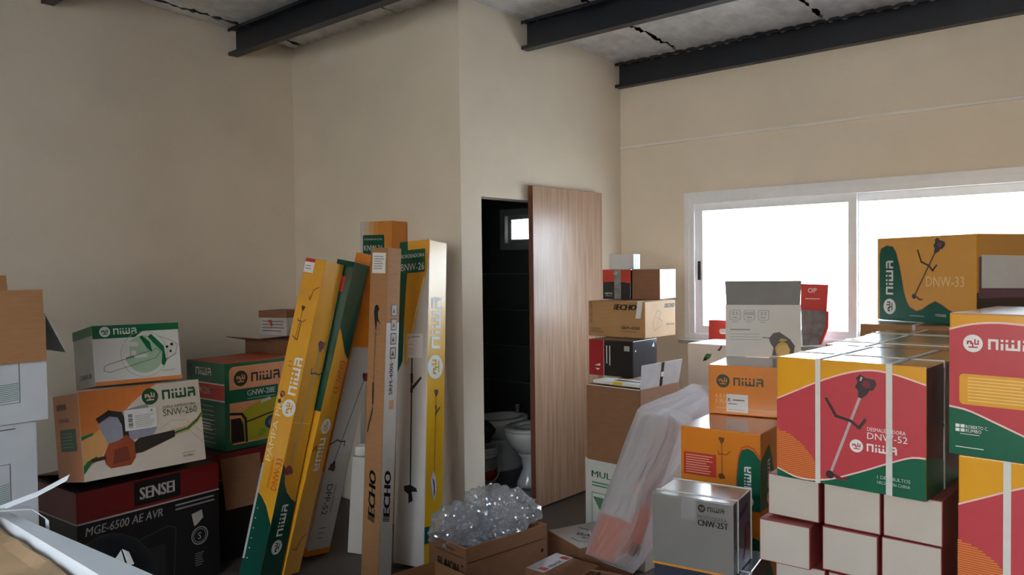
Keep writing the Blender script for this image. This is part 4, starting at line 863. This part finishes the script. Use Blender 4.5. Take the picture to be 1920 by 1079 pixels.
# brown open box far back in the corner with a little box on top
c = Carton('brown open box in the back corner with a flap sticking out', (2.61, 4.46, 0), -85, .30, .36, 1.12, KRAFTD, open_top=True); c.flap('F', .14, 78, KRAFTD); c.flap('R', .14, -88, KRAFTD); c.flap('L', .14, -85, KRAFTD); c.flap('K', .12, -90, KRAFTD); c.done()
c = Carton('little white and red box with a brown lid in the back corner', (2.70, 4.44, 1.146), -75, .22, .20, .15, mat('worn_white_card', '#c8bfba', .6, .15, 14), bev=.003)
bm = bmesh.new(); bm_box(bm, -.003, .223, -.003, .203, .11, .153); bm_obj('lid', bm, KRAFTD, c.e); c.poly('F', 'red_mark', ink('#c84a3a'), [(.25, .6), (.45, .66), (.5, .4), (.42, .36), (.38, .52)], 1); c.rows('F', TX, .1, .9, .12, .65, 4, .005, 1); c.done()
# white cartons at the left edge
def white_case(lb, pos, yw, w_, d_, h_, **k):
    c = Carton(lb, pos, yw, w_, d_, h_, mat('cool_white_case', '#c9ccd0', .55, .05, 8), **k)
    H = c.fr('F')[5]
    return c
def green_print(c, y0, y1):
    W, H = c.fr('F')[4:]; g = ink('#2f7a58')
    c.stroke('F', 'frame_print', ink('#39423e'), [(.3, y0), (.80, y0+.01), (.80, y1), (.3, y1)], .002, 1)
    for k in range(10):
        yy = y0+(y1-y0)*(.05+.045*k); c.stroke('F', 'wave_lines', g, [(.32, yy+.01), (.45, yy-.006), (.6, yy+.01), (.7, yy+.012), (.79, yy+.02)], .0022, 1)
c = white_case('open white case with brown inner flaps at the left edge', (.656, 3.445, .966), 2.8, .50, .35, .42, open_top=True, inner=KRAFT)
green_print(c, .18, .56); c.ring('F', 'round_print', ink('#2f7a58'), .50, .44, .035, .004, 2)
c.flap('F', .185, 177, WHITEC, KRAFT); c.flap('F', .10, -2, KRAFT, KRAFT, in_=.006); c.flap('K', .16, 12, WHITEC, KRAFT); c.flap('R', .19, 150, mat('grey_flap_inside', '#7d7a78', .7), WHITEC, skew=.05); c.done()
c = white_case('white case with green wave print under the open white case', (.62, 3.44, 0), 5, .50, .35, .963)
green_print(c, .66, .84); c.rows('F', TX, .5, .9, .975, .985, 1, .004, 1); c.done()
# kraft wrapped bale in the foreground
kb = empty('wrapped_parcel', (.5, 1.45, 0)); tag(kb, 'kraft paper parcel with white edge strip and loose white strap, nearest the camera', 'parcel')
KP = mat('creased_kraft_paper', '#c3a27c', .7, .22, 7, .6, 14)
bm = bmesh.new(); nx, ny = 26, 30; g = []
for i in range(nx+1):
    row = []
    for j in range(ny+1):
        x = -.62+.60*i/nx; y = -.62+1.0*j/ny; e = min(i, nx-i, j, ny-j)
        z = 1.088+.012*noise.noise((x*5, y*5, .3))+.008*noise.noise((x*15, y*15, 2))-(.02 if e == 0 else 0)
        row.append(bm.verts.new((x+.06*y*0, y, z)))
    g.append(row)
for i in range(nx):
    for j in range(ny): bm.faces.new((g[i][j], g[i+1][j], g[i+1][j+1], g[i][j+1]))
ring = [g[i][0] for i in range(nx+1)]+[g[nx][j] for j in range(1, ny+1)]+[g[i][ny] for i in range(nx-1, -1, -1)]+[g[0][j] for j in range(ny-1, 0, -1)]
low = [bm.verts.new((v.co.x, v.co.y, 0)) for v in ring]; n = len(ring)
for i in range(n): bm.faces.new((ring[i], low[i], low[(i+1) % n], ring[(i+1) % n]))
bm.faces.new(low)
bm_obj('paper_wrap', bm, KP, kb)
EDG = mat('white_plastic_edge', '#cfd6dd', .35, .05, 10)
q4 = [(-.026, -.63), (.049, -.63), (-.018, .39), (-.026, .39)]
mesh_obj('edge_strip', [(x, y, z) for z in (1.03, 1.098) for x, y in q4], [(3, 2, 1, 0), (4, 5, 6, 7), (0, 1, 5, 4), (1, 2, 6, 5), (2, 3, 7, 6), (3, 0, 4, 7)], EDG, kb)
ribbon('strap', [(-.25, .17, 1.115), (-.15, .175, 1.118), (-.06, .17, 1.128), (0.0, .15, 1.122), (.02, .13, 1.10), (.02, .12, 1.02)], (.1, 1, 0), .022, EDG, kb)
ribbon('strap', [(-.16, .25, 1.10), (-.09, .235, 1.105), (-.045, .20, 1.118), (.005, .13, 1.15), (.035, .065, 1.185)], (.5, .8, .25), .020, EDG, kb)
# black soft bag behind the parcel
kg = empty('black_bag', (.912, 2.29, 0)); tag(kg, 'black rounded bag with a white emblem behind the kraft parcel', 'bag')
BK = mat('black_nylon', '#0b0d11', .9, .15, 20, .2, 90, spec=.15)
bm = bmesh.new(); lathe(bm, [(.11, 0), (.13, .02), (.135, .5), (.132, .62), (.122, .69), (.103, .745), (.073, .785), (.04, .806), (.01, .812)], 36); bm_obj('bag_body', bm, BK, kg, True)
def dome(a, z):                                              # point on the dome, a = angle
    pr = [(.132, .62), (.122, .69), (.103, .745), (.073, .785), (.04, .806)]
    for (r0, z0), (r1, z1) in zip(pr, pr[1:]):
        if z <= z1: t = (z-z0)/(z1-z0); r = r0+(r1-r0)*t; break
    return Vector(((r+.003)*math.cos(a), (r+.003)*math.sin(a), z+.002))
def patch(name, a0, a1, zlo, zhi, m):
    n = 10; v = []; f = []
    for i in range(n+1):
        a = a0+(a1-a0)*i/n; v += [dome(a, zlo(i/n)), dome(a, zhi(i/n))]
        if i: f.append((2*i-2, 2*i, 2*i+1, 2*i-1))
    return mesh_obj(name, v, f, m, kg)
patch('emblem', R(-112), R(-91), lambda t: .748+.006*t, lambda t: .755+.032*t**.7, W_)
patch('emblem', R(-88), R(-78), lambda t: .748, lambda t: .788-.01*t, W_)
# --------------------------------------------------------------- centre floor
EL = Carton('open brown oil box filled with crumpled clear plastic, in front of the doorway', (2.440, 2.632, 0), -97.5, .275, .484, .34, KRAFTD, open_top=True, inner=KRAFT)
EL.text('F', K_, 'ELAION', .26, .64, .042, width=.15, lay=1, bold=.02); EL.rect('F', 'seam', ink('#4a3020'), .2, .855, .95, .865, 1); EL.rect('R', 'seam', ink('#4a3020'), .02, .80, .98, .812, 1); EL.rect('F', 'mark', K_, .88, .74, .92, .77, 1); EL.rect('R', 'mark', K_, .92, .63, .95, .67, 1)
EL.rows('F', ink('#5a3a26'), .5, .75, .91, .94, 1, .006, 1); EL.done()
pl = empty('plastic_wrap', (2.66, 2.47, .20)); tag(pl, 'crumpled clear plastic wrap heaped in the open brown oil box', 'plastic wrap')
rs = random.Random(11)
for k, (x, y, z, r, q) in enumerate(((-.09, .10, .14, .125, 1), (.06, .02, .18, .14, 2), (.10, -.05, .20, .115, 3), (-.10, .06, .13, .10, 4))):
    bm = bmesh.new(); bmesh.ops.create_icosphere(bm, subdivisions=5, radius=1)
    for v in bm.verts:
        p = v.co.copy(); d1 = noise.voronoi(p*1.5+Vector((q*3, 0, 0)))[0]; d2 = noise.voronoi(p*3.4+Vector((0, q*3, 0)))[0]
        s_ = .80+.30*noise.noise(p*1.9+Vector((q*7, 0, 0)))+.38*d1[0]+.26*(d2[1]-d2[0])+.10*noise.noise(p*9+Vector((q, q, 0)))
        c_ = noise.cell(p*3.5)*.0
        v.co = Vector((x+p.x*r*s_*1.05, y+p.y*r*s_*1.0, max(z-.20+.06, z+p.z*r*s_*.85)))
    bm_obj('film_fold', bm, FILM, pl)
c = Carton('brown open box at the bottom edge, left of the plastic-filled box', (2.10, 2.585, 0), -97, .25, .30, .245, KRAFT, open_top=True); c.flap('F', .10, 120, KRAFT); c.done()
c = Carton('flat brown oil box with blue brush drawing and black name on its white top', (3.06, 2.43, 0), -112, .30, .30, .235, KRAFTD, facem={'T': mat('dull_white_print', '#a8a29c', .5, .08, 8)})
c.text('T', K_, 'ELAION', .42, .30, .032, rot=35, width=.15, lay=1, bold=.03); c.text('T', ink('#22304a'), 'AURO', .60, .26, .026, rot=35, lay=1, bold=.01)
c.stroke('T', 'brush_drawing', ink('#2a4a80'), [(.16, .52), (.34, .60)], .014, 1); c.stroke('T', 'brush_drawing', ink('#cfc8c0'), [(.34, .60), (.62, .45), (.9, .5)], .008, 1); c.stroke('T', 'brush_drawing', ink('#2a3a60'), [(.5, .15), (.7, .16), (.85, .35)], .006, 1); c.done()
c = Carton('small brown parcel with white and red shipping label, bottom edge centre', (2.602, 2.195, 0), -88.7, .243, .222, .24, KRAFTD)
c.poly('T', 'label', mat('shiny_label', '#b5b4ba', .2, .1, 20, coat=.4), [(.03, .0), (.42, .0), (.42, 1), (.03, 1)], 1); c.rows('T', ink('#8a8a90'), .06, .2, .05, .95, 14, .002, 2)
for y in (.08, .80): c.poly('T', 'red_print', ink('#b8402c'), [(.22, y), (.40, y), (.40, y+.14), (.30, y+.16), (.22, y+.12)], 2)
c.text('T', ink('#2a2a30'), 'FRAGIL', .38, .30, .022, rot=90, lay=2, bold=.02); c.done()
c = Carton('brown box with raised flap at the bottom edge, beside the silver grey saw box', (2.60, 1.90, 0), -80, .30, .20, .235, KRAFTD, open_top=True, inner=KRAFTD); c.flap('F', .10, 60, KRAFTD); c.flap('K', .12, -70, KRAFTD); c.done()
# plastic sleeved orange and white box
sp = Carton('long white and orange box in a milky plastic sleeve, leaning against the brown boxes', (2.882, 2.06, .252), -104.9, .175, .12, .70, mat('white_orange_pack', '#cfc6c0', .45, .05, 8), rx=-30.5, ry=-3, name='sleeved_box')
OG = ink('#e0703a'); sp.rect('F', 'orange_field', OG, 0, 0, 1, .27, 1); sp.poly('R', 'orange_field', OG, [(0, .05), (1, .16), (1, .38), (.5, .42), (0, .27)], 1)
sp.text('R', K_, 'ER', .52, .10, .05, lay=2, bold=.04); sp.poly('F', 'black_tip', K_, [(.86, .52), (.95, .56), (.95, .66), (.88, .62)], 2); sp.poly('F', 'orange_tip', OG, [(.84, .44), (.93, .50), (.90, .54), (.84, .50)], 2); sp.poly('F', 'orange_tip', OG, [(.93, .66), (.99, .70), (.97, .84), (.92, .70)], 2); sp.done()
# the sleeve: a loose tube, drawn to a corner above the box
W2, D2, H2 = sp.w, sp.d, sp.h
def ringpts(z, x0, x1, y0, y1, n=9, amp=.006, sd=0):
    out = []
    for (a, b_, c_, d_) in ((x0, y0, x1, y0), (x1, y0, x1, y1), (x1, y1, x0, y1), (x0, y1, x0, y0)):
        for i in range(n):
            t = i/n; x = a+(c_-a)*t; y = b_+(d_-b_)*t; k = amp*noise.noise((x*22+sd, y*22, z*5)); out.append((x+k*2*(1 if x > W2/2 else -1), y+k, z))
    return out
rings = [ringpts(-.004, -.006, W2+.006, -.007, D2+.006, amp=.002)]
for k in range(1, 13): rings.append(ringpts(H2*k/12, -.010, W2+.018+.035*abs(math.sin(k*.5)), -.011, D2+.012, amp=.008, sd=k*.25))
for k, (z, x0, x1, y0, y1) in enumerate(((H2+.03, .0, W2+.075, .0, D2+.03), (H2+.09, .05, W2+.09, .04, D2+.06), (H2+.15, .11, W2+.10, .08, D2+.08), (H2+.21, .17, W2+.105, .12, D2+.10))): rings.append(ringpts(z, x0, x1, y0, y1, amp=.012, sd=k))
n = len(rings[0]); v = [p for r_ in rings for p in r_]; f = []
for a in range(len(rings)-1):
    for i in range(n): f.append((a*n+i, a*n+(i+1) % n, (a+1)*n+(i+1) % n, (a+1)*n+i))
mesh_obj('plastic_sleeve', v, f, SLEEVE, sp.e, smooth=False)
